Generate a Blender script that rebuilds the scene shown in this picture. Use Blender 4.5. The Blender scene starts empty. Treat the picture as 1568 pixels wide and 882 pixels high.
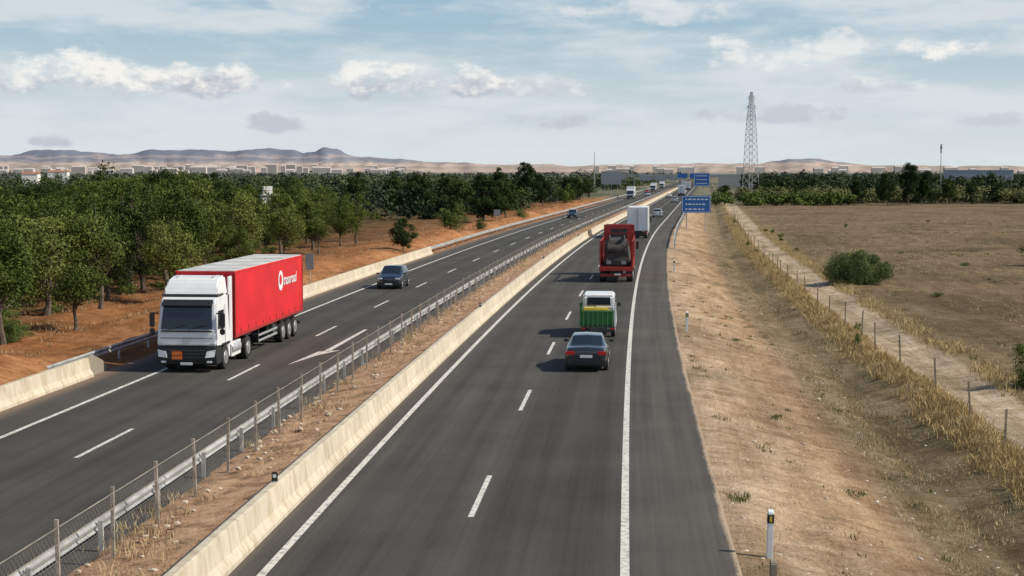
import bpy, bmesh, math, random
import numpy as np
from mathutils import Vector, Matrix, noise
R = math.radians
rnd = random.Random(7)
rng = np.random.default_rng(11)
scene = bpy.context.scene
COL = scene.collection

# ------------------------------------------------------------------ road axis
def C(Y):
    if Y < 0: return .15 + .066*Y
    if Y < 240: return .15 + .066*Y + .000125*Y*Y
    return 23.19 + .126*(Y-240)
def SL(Y):
    if Y < 0: return .066
    return .066 + .00025*min(Y, 240)

# ------------------------------------------------------------------ materials
def newmat(name):
    m = bpy.data.materials.new(name); m.use_nodes = True
    nt = m.node_tree
    return m, nt, nt.nodes['Principled BSDF']
def simple(name, col, rough=.6, metal=0., var=.12, scale=3., bump=0., coat=0., spec=.5):
    m, nt, b = newmat(name)
    b.inputs['Roughness'].default_value = rough
    b.inputs['Metallic'].default_value = metal
    b.inputs['Specular IOR Level'].default_value = spec
    if coat: b.inputs['Coat Weight'].default_value = coat; b.inputs['Coat Roughness'].default_value = .08
    tc = nt.nodes.new('ShaderNodeTexCoord')
    n = nt.nodes.new('ShaderNodeTexNoise'); n.inputs['Scale'].default_value = scale; n.inputs['Detail'].default_value = 5
    nt.links.new(tc.outputs['Object'], n.inputs['Vector'])
    r = nt.nodes.new('ShaderNodeValToRGB')
    r.color_ramp.elements[0].position = .3; r.color_ramp.elements[1].position = .7
    r.color_ramp.elements[0].color = (*[c*(1-var) for c in col], 1)
    r.color_ramp.elements[1].color = (*[min(1, c*(1+var)) for c in col], 1)
    nt.links.new(n.outputs['Fac'], r.inputs['Fac']); nt.links.new(r.outputs['Color'], b.inputs['Base Color'])
    if bump:
        bp = nt.nodes.new('ShaderNodeBump'); bp.inputs['Strength'].default_value = bump; bp.inputs['Distance'].default_value = .05
        nt.links.new(n.outputs['Fac'], bp.inputs['Height']); nt.links.new(bp.outputs['Normal'], b.inputs['Normal'])
    return m
def leafmat(name, dark, mid, light, isl=.22, nscale=.9):
    m = bpy.data.materials.new(name); m.use_nodes = True; nt = m.node_tree
    N, L = nt.nodes, nt.links
    N.remove(N['Principled BSDF']); b = N.new('ShaderNodeBsdfDiffuse')
    g = N.new('ShaderNodeNewGeometry'); tc = N.new('ShaderNodeTexCoord')
    n = N.new('ShaderNodeTexNoise'); n.inputs['Scale'].default_value = nscale; n.inputs['Detail'].default_value = 2
    L.new(tc.outputs['Object'], n.inputs['Vector'])
    oi = N.new('ShaderNodeObjectInfo')
    a = N.new('ShaderNodeMath'); a.operation = 'MULTIPLY'; a.inputs[1].default_value = isl; L.new(g.outputs['Random Per Island'], a.inputs[0])
    c = N.new('ShaderNodeMath'); c.operation = 'MULTIPLY_ADD'; c.inputs[1].default_value = .95; L.new(n.outputs['Fac'], c.inputs[0]); L.new(a.outputs[0], c.inputs[2])
    d = N.new('ShaderNodeMath'); d.operation = 'MULTIPLY_ADD'; d.inputs[1].default_value = .38; L.new(oi.outputs['Random'], d.inputs[0]); L.new(c.outputs[0], d.inputs[2])
    r = N.new('ShaderNodeValToRGB'); cr = r.color_ramp
    cr.elements[0].position = .4; cr.elements[0].color = (*dark, 1)
    cr.elements[1].position = 1.0; cr.elements[1].color = (*light, 1)
    e = cr.elements.new(.72); e.color = (*mid, 1)
    L.new(d.outputs[0], r.inputs['Fac']); L.new(r.outputs['Color'], b.inputs['Color'])
    L.new(b.outputs[0], N['Material Output'].inputs['Surface'])
    return m

M = {}
M['white_paint'] = simple('vehicle_white', (.76,.77,.77), .35, coat=.4, var=.05, scale=2)
M['red_paint'] = simple('trailer_red', (.62,.012,.018), .5, var=.14, scale=.7, coat=.1)
M['redtruck'] = simple('truck_red', (.33,.025,.02), .45, var=.25, scale=2)
M['dark_plastic'] = simple('dark_plastic', (.018,.018,.02), .55, var=.3)
M['glass'] = simple('window_glass', (.012,.018,.022), .07, var=.1, spec=.9)
M['tyre'] = simple('tyre_rubber', (.022,.021,.02), .85, var=.3, scale=8)
M['rim'] = simple('wheel_rim', (.45,.45,.46), .4, .6)
M['steel'] = simple('galvanised_steel', (.42,.43,.42), .55, .3, var=.3, scale=1.5)
M['lattice'] = simple('hazy_lattice_steel', (.30,.32,.34), .8, 0, var=.2, scale=1.)  # far pylon and masts: distance haze mixed into the steel grey
M['wire'] = simple('fence_wire', (.24,.22,.19), .8, 0, var=.35, scale=1.5)
M['chassis'] = simple('chassis_grey', (.05,.05,.052), .7, var=.4)
M['alu'] = simple('aluminium', (.55,.56,.57), .4, .5, var=.2)
M['roofgrey'] = simple('trailer_roof', (.55,.54,.51), .6, var=.25, scale=.7)
M['navy'] = simple('paint_navy', (.012,.018,.035), .25, coat=1, var=.15)
M['darkgrey'] = simple('paint_darkgrey', (.02,.026,.034), .25, coat=1, var=.15)
M['silver'] = simple('paint_silver', (.5,.53,.56), .3, .3, coat=.6)
M['green'] = simple('paint_green', (.015,.16,.03), .5, var=.25)
M['palegreen'] = simple('rib_pale_green', (.13,.3,.1), .5, var=.2)
M['yellow'] = simple('paint_yellow', (.6,.46,.05), .55, var=.2)
M['orange'] = simple('hazard_orange', (.75,.16,.02), .5, var=.15)
M['taillight'] = simple('tail_light', (.5,.01,.012), .25, coat=.8)
M['headlight'] = simple('head_light', (.75,.78,.8), .12, coat=.8)
M['plate'] = simple('number_plate', (.75,.75,.72), .4, var=.05)
M['blue_sign'] = simple('sign_blue', (.02,.14,.45), .4, var=.12)
M['sign_white'] = simple('sign_white', (.75,.77,.78), .4, var=.04)
M['grey_sign'] = simple('sign_back_grey', (.33,.35,.36), .5, .3, var=.12)
M['black'] = simple('black_band', (.012,.012,.012), .5)
M['load'] = simple('machinery_load', (.05,.042,.036), .75, var=.55, scale=2.2, bump=.5)
M['bark'] = simple('bark', (.11,.085,.065), .9, var=.4, scale=5, bump=.6)
M['plaster'] = simple('plaster_white', (.74,.72,.68), .85, var=.08)
M['plaster2'] = simple('plaster_dull', (.42,.41,.39), .85, var=.15)
M['town'] = simple('hazy_town_walls', (.50,.45,.42), .95, var=.2, scale=.02)  # pale wall colour with distance haze put into it
M['tile'] = simple('roof_tile', (.33,.15,.09), .85, var=.3)
M['wall_grey'] = simple('wall_grey', (.33,.36,.40), .85, var=.1, scale=.3)
M['wood'] = simple('weathered_wood', (.24,.20,.15), .9, var=.3)
M['post'] = simple('fence_post_concrete', (.33,.28,.22), .85, var=.35, scale=4)
M['pine'] = leafmat('pine_foliage', (.024,.038,.012), (.062,.088,.023), (.13,.155,.042))
M['pine2'] = leafmat('pine_foliage_fresh', (.036,.054,.014), (.09,.118,.028), (.175,.195,.052))
M['pine3'] = leafmat('pine_foliage_dark', (.014,.026,.010), (.034,.055,.018), (.075,.10,.03))
M['darkleaf'] = leafmat('dark_foliage', (.013,.026,.010), (.032,.052,.018), (.07,.092,.03))
M['bushleaf'] = leafmat('bush_foliage', (.05,.07,.022), (.10,.14,.038), (.17,.20,.06))
M['reed'] = leafmat('reed_foliage', (.07,.10,.04), (.13,.175,.065), (.21,.25,.11))
M['hedge'] = leafmat('field_hedge', (.10,.11,.045), (.17,.175,.075), (.28,.27,.12), .15, .12)
M['farleaf'] = leafmat('distant_foliage', (.035,.052,.030), (.062,.082,.042), (.10,.118,.06), .1, .06)
M['hazeleaf'] = leafmat('hazy_foliage', (.07,.09,.075), (.09,.11,.09), (.12,.135,.11), .08, .02)  # farthest trees: bluish air haze painted into the leaf colours
M['straw'] = leafmat('dry_grass', (.22,.16,.085), (.38,.29,.16), (.54,.44,.27), .35)
M['gold'] = leafmat('golden_grass', (.27,.19,.085), (.46,.34,.16), (.60,.48,.26), .35)
M['weed'] = leafmat('green_weeds', (.06,.08,.025), (.12,.14,.045), (.2,.2,.08))

def concrete(name, col):
    m, nt, b = newmat(name); N, L = nt.nodes, nt.links
    b.inputs['Roughness'].default_value = .9; b.inputs['Specular IOR Level'].default_value = .2
    uv = N.new('ShaderNodeTexCoord')
    n1 = N.new('ShaderNodeTexNoise'); n1.inputs['Scale'].default_value = .35; n1.inputs['Detail'].default_value = 8; n1.inputs['Roughness'].default_value = .7
    n2 = N.new('ShaderNodeTexNoise'); n2.inputs['Scale'].default_value = 3; n2.inputs['Detail'].default_value = 7; n2.inputs['Roughness'].default_value = .65
    L.new(uv.outputs['Object'], n1.inputs['Vector'])
    mp = N.new('ShaderNodeMapping'); mp.inputs['Scale'].default_value = (1, 1, .3); L.new(uv.outputs['Object'], mp.inputs['Vector']); L.new(mp.outputs[0], n2.inputs['Vector'])
    r = N.new('ShaderNodeValToRGB'); r.color_ramp.elements[0].position = .3; r.color_ramp.elements[1].position = .75
    r.color_ramp.elements[0].color = (*[c*.8 for c in col], 1); r.color_ramp.elements[1].color = (*[min(1, c*1.08) for c in col], 1)
    L.new(n1.outputs['Fac'], r.inputs['Fac'])
    r2 = N.new('ShaderNodeValToRGB'); r2.color_ramp.elements[0].position = .34; r2.color_ramp.elements[0].color = (.74,.70,.63,1); r2.color_ramp.elements[1].position = .55; r2.color_ramp.elements[1].color = (1,1,1,1)
    L.new(n2.outputs['Fac'], r2.inputs['Fac'])
    mx = N.new('ShaderNodeMix'); mx.data_type = 'RGBA'; mx.blend_type = 'MULTIPLY'; mx.inputs[0].default_value = 1
    L.new(r.outputs[0], mx.inputs[6]); L.new(r2.outputs[0], mx.inputs[7])
    sp = N.new('ShaderNodeSeparateXYZ'); L.new(uv.outputs['UV'], sp.inputs[0])
    md = N.new('ShaderNodeMath'); md.operation = 'MODULO'; md.inputs[1].default_value = 8; L.new(sp.outputs['Y'], md.inputs[0])
    lt = N.new('ShaderNodeMath'); lt.operation = 'LESS_THAN'; lt.inputs[1].default_value = .035; L.new(md.outputs[0], lt.inputs[0])
    mj = N.new('ShaderNodeMix'); mj.data_type = 'RGBA'; L.new(lt.outputs[0], mj.inputs[0]); L.new(mx.outputs[2], mj.inputs[6]); mj.inputs[7].default_value = (*[c*.45 for c in col], 1)
    L.new(mj.outputs[2], b.inputs['Base Color'])
    return m
M['barrier'] = concrete('barrier_concrete', (.60,.53,.41))

def asphalt():
    m, nt, b = newmat('asphalt'); N, L = nt.nodes, nt.links
    b.inputs['Roughness'].default_value = .9; b.inputs['Specular IOR Level'].default_value = .2
    tc = N.new('ShaderNodeTexCoord')
    def nn(scale, det, rough, ms=None):
        x = N.new('ShaderNodeTexNoise'); x.inputs['Scale'].default_value = scale; x.inputs['Detail'].default_value = det; x.inputs['Roughness'].default_value = rough
        if ms:
            mp = N.new('ShaderNodeMapping'); mp.inputs['Scale'].default_value = ms; L.new(tc.outputs['UV'], mp.inputs['Vector']); L.new(mp.outputs[0], x.inputs['Vector'])
        else: L.new(tc.outputs['UV'], x.inputs['Vector'])
        return x.outputs['Fac']
    n = nn(1, 5, .6, (1.8, .03, 1)); n2 = nn(.22, 7, .6); n3 = nn(12, 4, .75); n4 = nn(1, 3, .6, (9, .06, 1))
    def madd(a, k, c):
        x = N.new('ShaderNodeMath'); x.operation = 'MULTIPLY_ADD'; L.new(a, x.inputs[0]); x.inputs[1].default_value = k
        if isinstance(c, float): x.inputs[2].default_value = c
        else: L.new(c, x.inputs[2])
        return x.outputs[0]
    v = madd(n4, .35, madd(n3, .7, madd(n2, .7, madd(n, .8, -.78))))
    r = N.new('ShaderNodeValToRGB'); cr = r.color_ramp
    cr.elements[0].position = .2; cr.elements[0].color = (.038,.036,.033,1); cr.elements[1].position = .8; cr.elements[1].color = (.088,.083,.075,1)
    L.new(v, r.inputs['Fac'])
    sp = N.new('ShaderNodeSeparateXYZ'); L.new(tc.outputs['UV'], sp.inputs[0])
    uw = madd(n2, .6, madd(sp.outputs['X'], 1., -.3))
    mr = N.new('ShaderNodeMapRange'); mr.inputs['From Min'].default_value = -22; mr.inputs['From Max'].default_value = 3; L.new(uw, mr.inputs['Value'])
    tr = N.new('ShaderNodeValToRGB'); tr.color_ramp.interpolation = 'EASE'
    st = [(-22,1.3),(-19.7,1.2),(-18.6,.9),(-17.5,1.06),(-16.5,.9),(-15.7,1.12),(-14.9,.95),(-12.8,1.02),(-11.5,1.15),(-8.1,1.2),(-7.4,1.14),(-6.4,.95),(-5.4,1.06),(-4.5,.95),(-3.65,1.12),(-2.8,.82),(-1.8,.94),(-.9,.82),(0,1.08),(.45,1.3),(3,1.34)]
    e = tr.color_ramp.elements; e[0].position = 0; e[1].position = 1
    e[0].color = (st[0][1]/2,)*3+(1,); e[1].color = (st[-1][1]/2, st[-1][1]/2*.97, st[-1][1]/2*.92, 1)
    for o, k in st[1:-1]:
        x = e.new((o+22)/25); w_ = .97 if k > 1.18 else 1; x.color = (k/2, k/2*w_, k/2*(w_-.02), 1)
    L.new(mr.outputs[0], tr.inputs[0])
    s2 = N.new('ShaderNodeMix'); s2.data_type = 'RGBA'; s2.blend_type = 'MULTIPLY'; s2.inputs[0].default_value = 1; L.new(r.outputs[0], s2.inputs[6]); L.new(tr.outputs[0], s2.inputs[7])
    s3 = N.new('ShaderNodeMix'); s3.data_type = 'RGBA'; s3.blend_type = 'ADD'; s3.inputs[0].default_value = 1; L.new(s2.outputs[2], s3.inputs[6]); L.new(s2.outputs[2], s3.inputs[7])
    u = madd(n2, .35, madd(n3, .35, sp.outputs['X']))
    def zone(a, c):
        x = N.new('ShaderNodeMapRange'); x.inputs['From Min'].default_value = a; x.inputs['From Max'].default_value = c; L.new(u, x.inputs['Value']); return x.outputs[0]
    m2 = N.new('ShaderNodeMix'); m2.data_type = 'RGBA'; L.new(zone(2.60, 2.70), m2.inputs[0]); L.new(s3.outputs[2], m2.inputs[6]); m2.inputs[7].default_value = (.42,.32,.22,1)
    m3 = N.new('ShaderNodeMix'); m3.data_type = 'RGBA'; L.new(zone(-20.3, -21.0), m3.inputs[0]); L.new(m2.outputs[2], m3.inputs[6]); m3.inputs[7].default_value = (.2,.14,.1,1)
    # dirt washed against the median barrier
    mw = N.new('ShaderNodeMapRange'); mw.inputs['From Min'].default_value = -7.45; mw.inputs['From Max'].default_value = -7.9; L.new(u, mw.inputs['Value'])
    lt = N.new('ShaderNodeMath'); lt.operation = 'GREATER_THAN'; lt.inputs[1].default_value = -8.5; L.new(sp.outputs['X'], lt.inputs[0])
    mm = N.new('ShaderNodeMath'); mm.operation = 'MULTIPLY'; L.new(mw.outputs[0], mm.inputs[0]); L.new(lt.outputs[0], mm.inputs[1])
    m4 = N.new('ShaderNodeMix'); m4.data_type = 'RGBA'; L.new(mm.outputs[0], m4.inputs[0]); L.new(m3.outputs[2], m4.inputs[6]); m4.inputs[7].default_value = (.16,.125,.09,1)
    L.new(m4.outputs[2], b.inputs['Base Color'])
    bp = N.new('ShaderNodeBump'); bp.inputs['Strength'].default_value = .35; bp.inputs['Distance'].default_value = .02
    L.new(n3, bp.inputs['Height']); L.new(bp.outputs[0], b.inputs['Normal'])
    return m
M['asphalt'] = asphalt()

def linemat():
    m, nt, b = newmat('road_paint'); N, L = nt.nodes, nt.links
    b.inputs['Roughness'].default_value = .7
    tc = N.new('ShaderNodeTexCoord')
    n = N.new('ShaderNodeTexNoise'); n.inputs['Scale'].default_value = 5; n.inputs['Detail'].default_value = 8; n.inputs['Roughness'].default_value = .75; L.new(tc.outputs['Object'], n.inputs['Vector'])
    r = N.new('ShaderNodeValToRGB'); cr = r.color_ramp
    cr.elements[0].position = .36; cr.elements[0].color = (.18,.17,.155,1); cr.elements[1].position = .52; cr.elements[1].color = (.64,.62,.56,1)
    L.new(n.outputs['Fac'], r.inputs['Fac']); L.new(r.outputs[0], b.inputs['Base Color'])
    return m
M['line'] = linemat()

def groundmat():
    m, nt, b = newmat('ground_soil'); N, L = nt.nodes, nt.links
    b.inputs['Roughness'].default_value = .95; b.inputs['Specular IOR Level'].default_value = .1
    tc = N.new('ShaderNodeTexCoord'); UV = tc.outputs['UV']
    def nz(scale, det=6, rough=.6, mapscale=None):
        n = N.new('ShaderNodeTexNoise'); n.inputs['Scale'].default_value = scale; n.inputs['Detail'].default_value = det; n.inputs['Roughness'].default_value = rough
        s = UV
        if mapscale:
            mp = N.new('ShaderNodeMapping'); mp.inputs['Scale'].default_value = mapscale; L.new(UV, mp.inputs[0]); s = mp.outputs[0]
        L.new(s, n.inputs['Vector']); return n.outputs['Fac']
    sp = N.new('ShaderNodeSeparateXYZ'); L.new(UV, sp.inputs[0])
    def madd(a, k, c):
        x = N.new('ShaderNodeMath'); x.operation = 'MULTIPLY_ADD'; L.new(a, x.inputs[0]); x.inputs[1].default_value = k
        if isinstance(c, float): x.inputs[2].default_value = c
        else: L.new(c, x.inputs[2])
        return x.outputs[0]
    big = nz(.07, 5, .6); med = nz(.8, 8, .7); fine = nz(7, 6, .75); streak = nz(1, 6, .65, (.9, .12, 1))
    cross = nz(1, 7, .7, (.35, 2.2, 1))
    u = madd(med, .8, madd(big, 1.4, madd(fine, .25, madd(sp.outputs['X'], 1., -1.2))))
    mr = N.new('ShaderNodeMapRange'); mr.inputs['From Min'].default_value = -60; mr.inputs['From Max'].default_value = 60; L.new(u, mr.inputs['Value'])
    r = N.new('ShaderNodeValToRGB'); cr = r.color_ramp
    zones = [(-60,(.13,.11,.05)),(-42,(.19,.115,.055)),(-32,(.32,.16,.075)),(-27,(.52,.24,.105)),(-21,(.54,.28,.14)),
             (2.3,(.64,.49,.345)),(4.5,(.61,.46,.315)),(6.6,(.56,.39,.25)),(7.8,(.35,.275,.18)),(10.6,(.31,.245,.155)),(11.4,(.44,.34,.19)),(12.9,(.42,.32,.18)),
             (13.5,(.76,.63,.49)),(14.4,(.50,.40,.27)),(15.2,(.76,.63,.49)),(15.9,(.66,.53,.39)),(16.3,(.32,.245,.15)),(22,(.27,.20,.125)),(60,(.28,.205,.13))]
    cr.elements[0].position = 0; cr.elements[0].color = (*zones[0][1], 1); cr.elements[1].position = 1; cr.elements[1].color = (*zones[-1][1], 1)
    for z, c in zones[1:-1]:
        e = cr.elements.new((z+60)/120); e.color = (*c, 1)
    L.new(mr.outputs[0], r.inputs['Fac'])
    def mul(a, f, lo, hi, p0=.3, p1=.7):
        rr = N.new('ShaderNodeValToRGB'); rr.color_ramp.elements[0].position = p0; rr.color_ramp.elements[1].position = p1
        rr.color_ramp.elements[0].color = (*lo, 1); rr.color_ramp.elements[1].color = (*hi, 1); L.new(f, rr.inputs[0])
        x = N.new('ShaderNodeMix'); x.data_type = 'RGBA'; x.blend_type = 'MULTIPLY'; x.inputs[0].default_value = 1
        L.new(a, x.inputs[6]); L.new(rr.outputs[0], x.inputs[7]); return x.outputs[2]
    c = mul(r.outputs[0], med, (.64,.60,.54), (1.,1.,1.), .34, .6)
    c = mul(c, fine, (.7,.67,.62), (1.,1.,1.), .36, .56)
    c = mul(c, streak, (.74,.70,.64), (1.,1.,1.), .38, .58)
    c = mul(c, cross, (.8,.74,.66), (1.,1.,1.), .38, .52)
    c = mul(c, big, (.62,.63,.60), (1.,1.,1.), .38, .54)
    far = nz(1, 5, .5, (.012, .004, 1))
    fr = N.new('ShaderNodeValToRGB'); e = fr.color_ramp
    e.elements[0].position = .35; e.elements[0].color = (.07,.085,.05,1); e.elements[1].position = .65; e.elements[1].color = (.25,.19,.15,1)
    x = e.elements.new(.5); x.color = (.13,.13,.08,1); L.new(far, fr.inputs[0])
    yr = N.new('ShaderNodeMapRange'); yr.inputs['From Min'].default_value = 430; yr.inputs['From Max'].default_value = 520; L.new(sp.outputs['Y'], yr.inputs['Value'])
    mf = N.new('ShaderNodeMix'); mf.data_type = 'RGBA'; L.new(yr.outputs[0], mf.inputs[0]); L.new(c, mf.inputs[6]); L.new(fr.outputs[0], mf.inputs[7])
    L.new(mf.outputs[2], b.inputs['Base Color'])
    hs = madd(fine, .5, madd(med, .9, madd(cross, .7, streak)))
    bp = N.new('ShaderNodeBump'); bp.inputs['Strength'].default_value = .8; bp.inputs['Distance'].default_value = .2
    L.new(hs, bp.inputs['Height']); L.new(bp.outputs[0], b.inputs['Normal'])
    return m
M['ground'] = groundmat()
def medianmat():
    m, nt, b = newmat('median_soil'); N, L = nt.nodes, nt.links
    b.inputs['Roughness'].default_value = .95; b.inputs['Specular IOR Level'].default_value = .1
    tc = N.new('ShaderNodeTexCoord')
    n = N.new('ShaderNodeTexNoise'); n.inputs['Scale'].default_value = 1.3; n.inputs['Detail'].default_value = 9; n.inputs['Roughness'].default_value = .75; L.new(tc.outputs['UV'], n.inputs[0])
    r = N.new('ShaderNodeValToRGB'); e = r.color_ramp
    e.elements[0].position = .36; e.elements[0].color = (.16,.10,.055,1); e.elements[1].position = .66; e.elements[1].color = (.62,.42,.27,1)
    x = e.elements.new(.5); x.color = (.46,.28,.165,1); L.new(n.outputs['Fac'], r.inputs[0]); L.new(r.outputs[0], b.inputs['Base Color'])
    bp = N.new('ShaderNodeBump'); bp.inputs['Strength'].default_value = 1.; bp.inputs['Distance'].default_value = .2
    L.new(n.outputs['Fac'], bp.inputs['Height']); L.new(bp.outputs[0], b.inputs['Normal'])
    return m
M['median'] = medianmat()

# ------------------------------------------------------------------ mesh helpers
def mk(name, verts, faces, mats, midx=None, parent=None, smooth=False, uvs=None):
    me = bpy.data.meshes.new(name)
    if isinstance(verts, np.ndarray): verts = verts.tolist()
    if isinstance(faces, np.ndarray): faces = faces.tolist()
    me.from_pydata(verts, [], faces)
    if not isinstance(mats, (list, tuple)): mats = [mats]
    for mm in mats: me.materials.append(mm)
    if midx is not None: me.polygons.foreach_set('material_index', list(midx))
    if smooth: me.polygons.foreach_set('use_smooth', [True]*len(me.polygons))
    if uvs is not None:
        l = me.uv_layers.new(name='UVMap')
        vi = np.zeros(len(me.loops), dtype=np.int32); me.loops.foreach_get('vertex_index', vi)
        l.data.foreach_set('uv', np.asarray(uvs, dtype=np.float32)[vi].ravel())
    me.update()
    ob = bpy.data.objects.new(name, me); COL.objects.link(ob)
    if parent: ob.parent = parent
    return ob
def empty(name, loc, rz=0):
    e = bpy.data.objects.new(name, None); COL.objects.link(e); e.location = loc; e.rotation_euler = (0, 0, rz); e.empty_display_size = .3
    return e
def place(name, o, Y, oncoming=False, z=0):
    return empty(name, (C(Y)+o, Y, z), -math.atan(SL(Y)) + (math.pi if oncoming else 0))
def bm_obj(name, bm, mat, parent, bevel=0, smooth=False, seg=2):
    if bevel:
        bmesh.ops.bevel(bm, geom=bm.edges[:], offset=bevel, segments=seg, affect='EDGES', clamp_overlap=True)
    bmesh.ops.recalc_face_normals(bm, faces=bm.faces)
    me = bpy.data.meshes.new(name); bm.to_mesh(me); bm.free()
    me.materials.append(mat)
    if smooth:
        for p in me.polygons: p.use_smooth = True
    ob = bpy.data.objects.new(name, me); COL.objects.link(ob)
    if parent: ob.parent = parent
    return ob
def box(name, c, s, mat, parent, bevel=.02, rot=None):
    bm = bmesh.new(); bmesh.ops.create_cube(bm, size=1)
    for v in bm.verts: v.co = Vector((v.co.x*s[0], v.co.y*s[1], v.co.z*s[2]))
    ob = bm_obj(name, bm, mat, parent, min(bevel, min(s)*.3)); ob.location = c
    if rot: ob.rotation_euler = rot
    return ob
def cyl(name, c, r, d, mat, parent, axis='X', n=20, bevel=0, r2=None):
    bm = bmesh.new(); bmesh.ops.create_cone(bm, cap_ends=True, segments=n, radius1=r, radius2=r if r2 is None else r2, depth=d)
    ob = bm_obj(name, bm, mat, parent, bevel, seg=1); ob.location = c
    if axis == 'X': ob.rotation_euler = (0, R(90), 0)
    if axis == 'Y': ob.rotation_euler = (R(90), 0, 0)
    return ob
def prism(name, prof, w, mat, parent, bevel=.04, wtop=None, x0=0):
    bm = bmesh.new(); zs = [p[1] for p in prof]; zmin, zmax = min(zs), max(zs)
    def hw(z):
        if wtop is None: return w/2
        t = (z-zmin)/(zmax-zmin); return (w*(1-t)+wtop*t)/2
    a = [bm.verts.new((x0-hw(z), y, z)) for y, z in prof]; b2 = [bm.verts.new((x0+hw(z), y, z)) for y, z in prof]
    bm.faces.new(a); bm.faces.new(b2[::-1]); n = len(prof)
    for i in range(n): bm.faces.new((a[i], b2[i], b2[(i+1) % n], a[(i+1) % n]))
    return bm_obj(name, bm, mat, parent, bevel)
def panel(name, pts, t, mat, parent):
    p = [Vector(q) for q in pts]; nn = (p[1]-p[0]).cross(p[2]-p[0]).normalized()*t
    k = len(p); vs = [q-nn for q in p]+[q+nn for q in p]
    fs = [tuple(range(k))[::-1], tuple(range(k, 2*k))]+[(i, (i+1) % k, k+(i+1) % k, k+i) for i in range(k)]
    return mk(name, [tuple(v) for v in vs], fs, mat, parent=parent)
def wheel(name, x, y, r, w, parent, side=1, truck=False):
    cyl(name+'_tyre', (x, y, r), r, w, M['tyre'], parent, n=24, bevel=r*.06)
    cyl(name+'_rim', (x+side*(w*.5-.02), y, r), r*.6, .06, M['rim'], parent, n=16, bevel=.015)
    cyl(name+'_hub', (x+side*(w*.5+.005), y, r), r*.24, .05, M['chassis'] if not truck else M['rim'], parent, n=10)

def extrude(name, prof, Y0, Y1, step, mat, closed=False, smooth=False, zfun=None, parent=None, far_step=None):
    ys = []; y = Y0
    while y < Y1-1e-6:
        ys.append(y); y += step if (y < 260 or far_step is None) else far_step
    ys.append(Y1); n = len(prof); V = []; U = []
    for Y in ys:
        c = C(Y)
        for o, z in prof:
            V.append((c+o, Y, z + (zfun(o, Y) if zfun else 0))); U.append((o, Y))
    F = []
    m_ = n if closed else n-1
    for i in range(len(ys)-1):
        for j in range(m_):
            k = (j+1) % n; F.append((i*n+j, i*n+k, (i+1)*n+k, (i+1)*n+j))
    if closed: F.append(tuple(range(n))[::-1]); F.append(tuple((len(ys)-1)*n+j for j in range(n)))
    return mk(name, V, F, mat, uvs=U, smooth=smooth, parent=parent)

# ------------------------------------------------------------------ ground
def interp(x, xs, ys): return float(np.interp(x, xs, ys))
OX = [-400, -60, -40, -27, -24, -21.9, 2.36, 3.2, 5.2, 7.5, 9.5, 11.3, 12.3, 13.2, 14.8, 16, 40, 200]
OZ = [0, .1, .35, .5, .3, -.05, -.05, -.1, -.55, -1.1, -1.5, -1.15, -.9, -1.2, -1.25, -1.1, -1.15, -1.2]
def gz(o, Y):
    z = interp(o, OX, OZ)
    if -21.95 < o < 2.4: return z
    if Y < 500:
        d = min(1, max(0, (o-2.36)/1.5, (-21.9-o)/1.5))
        n1 = noise.noise(Vector((o*.35, Y*.12, 0))); n2 = noise.noise(Vector((o*1.3, Y*1.1, 5.2))); n3 = noise.noise(Vector((o*3.1, Y*2.6, 9)))
        if o > 0:
            a = .16*n1+.08*n2+.05*n3
            if 3 < o < 8.5: a += -.16*abs(noise.noise(Vector((o*.25, Y*1.1, 3))))
            if 13 < o < 16: a *= .5
        else:
            a = .35*n1+.16*n2+.06*n3
            a += 1.0*math.exp(-((o+25.2)/1.8)**2)*max(0, noise.noise(Vector((Y*.12, 2.7, 0)))+.35)
        z += a*d
    return z
offs = [-9000,-5000,-2500,-1200,-700,-400,-250,-180,-130,-100,-80]+list(np.arange(-70, -30, 1.6))+list(np.arange(-30, -21.9, .45))+[-21.9, -11, 2.36]
offs += list(np.arange(2.66, 18, .3))+list(np.arange(18, 60, 1.5))+[62,70,80,100,130,180,250,400,700,1200,2500,5000,9000]
Ys = [-80,-40,-10,5,15]+list(np.arange(22, 110, .4))+list(np.arange(110, 250, 1.5))+list(np.arange(250, 600, 8))+list(600*1.16**np.arange(0, 22))
V = []; U = []; n = len(offs)
for Y in Ys:
    Y = float(Y); c = C(Y)
    for o in offs: V.append((c+o, Y, gz(o, Y))); U.append((o, Y))
F = [(i*n+j, i*n+j+1, (i+1)*n+j+1, (i+1)*n+j) for i in range(len(Ys)-1) for j in range(n-1)]
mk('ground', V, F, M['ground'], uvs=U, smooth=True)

# roads
extrude('motorway_road', [(-8.2,0),(-6,0),(-3,0),(0,0),(1.2,0),(2.38,0)], -60, 2500, 4, M['asphalt'], far_step=40)
extrude('motorway_road', [(-21.5,0),(-19,0),(-15.7,0),(-12,0),(-11.2,0)], -60, 2500, 4, M['asphalt'], far_step=40)
def mz(o, Y):
    return .1*noise.noise(Vector((o*1.4, Y*.9, 1)))+.07*noise.noise(Vector((o*3.5, Y*2.7, 4)))
extrude('median_ground', [(-11.25,-.02),(-11.0,.1),(-10.6,.16),(-10.2,.2),(-9.8,.24),(-9.4,.3),(-9.0,.36),(-8.7,.42),(-8.52,.46)], -20, 900, .4, M['median'], zfun=mz, smooth=True, far_step=10)
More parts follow.
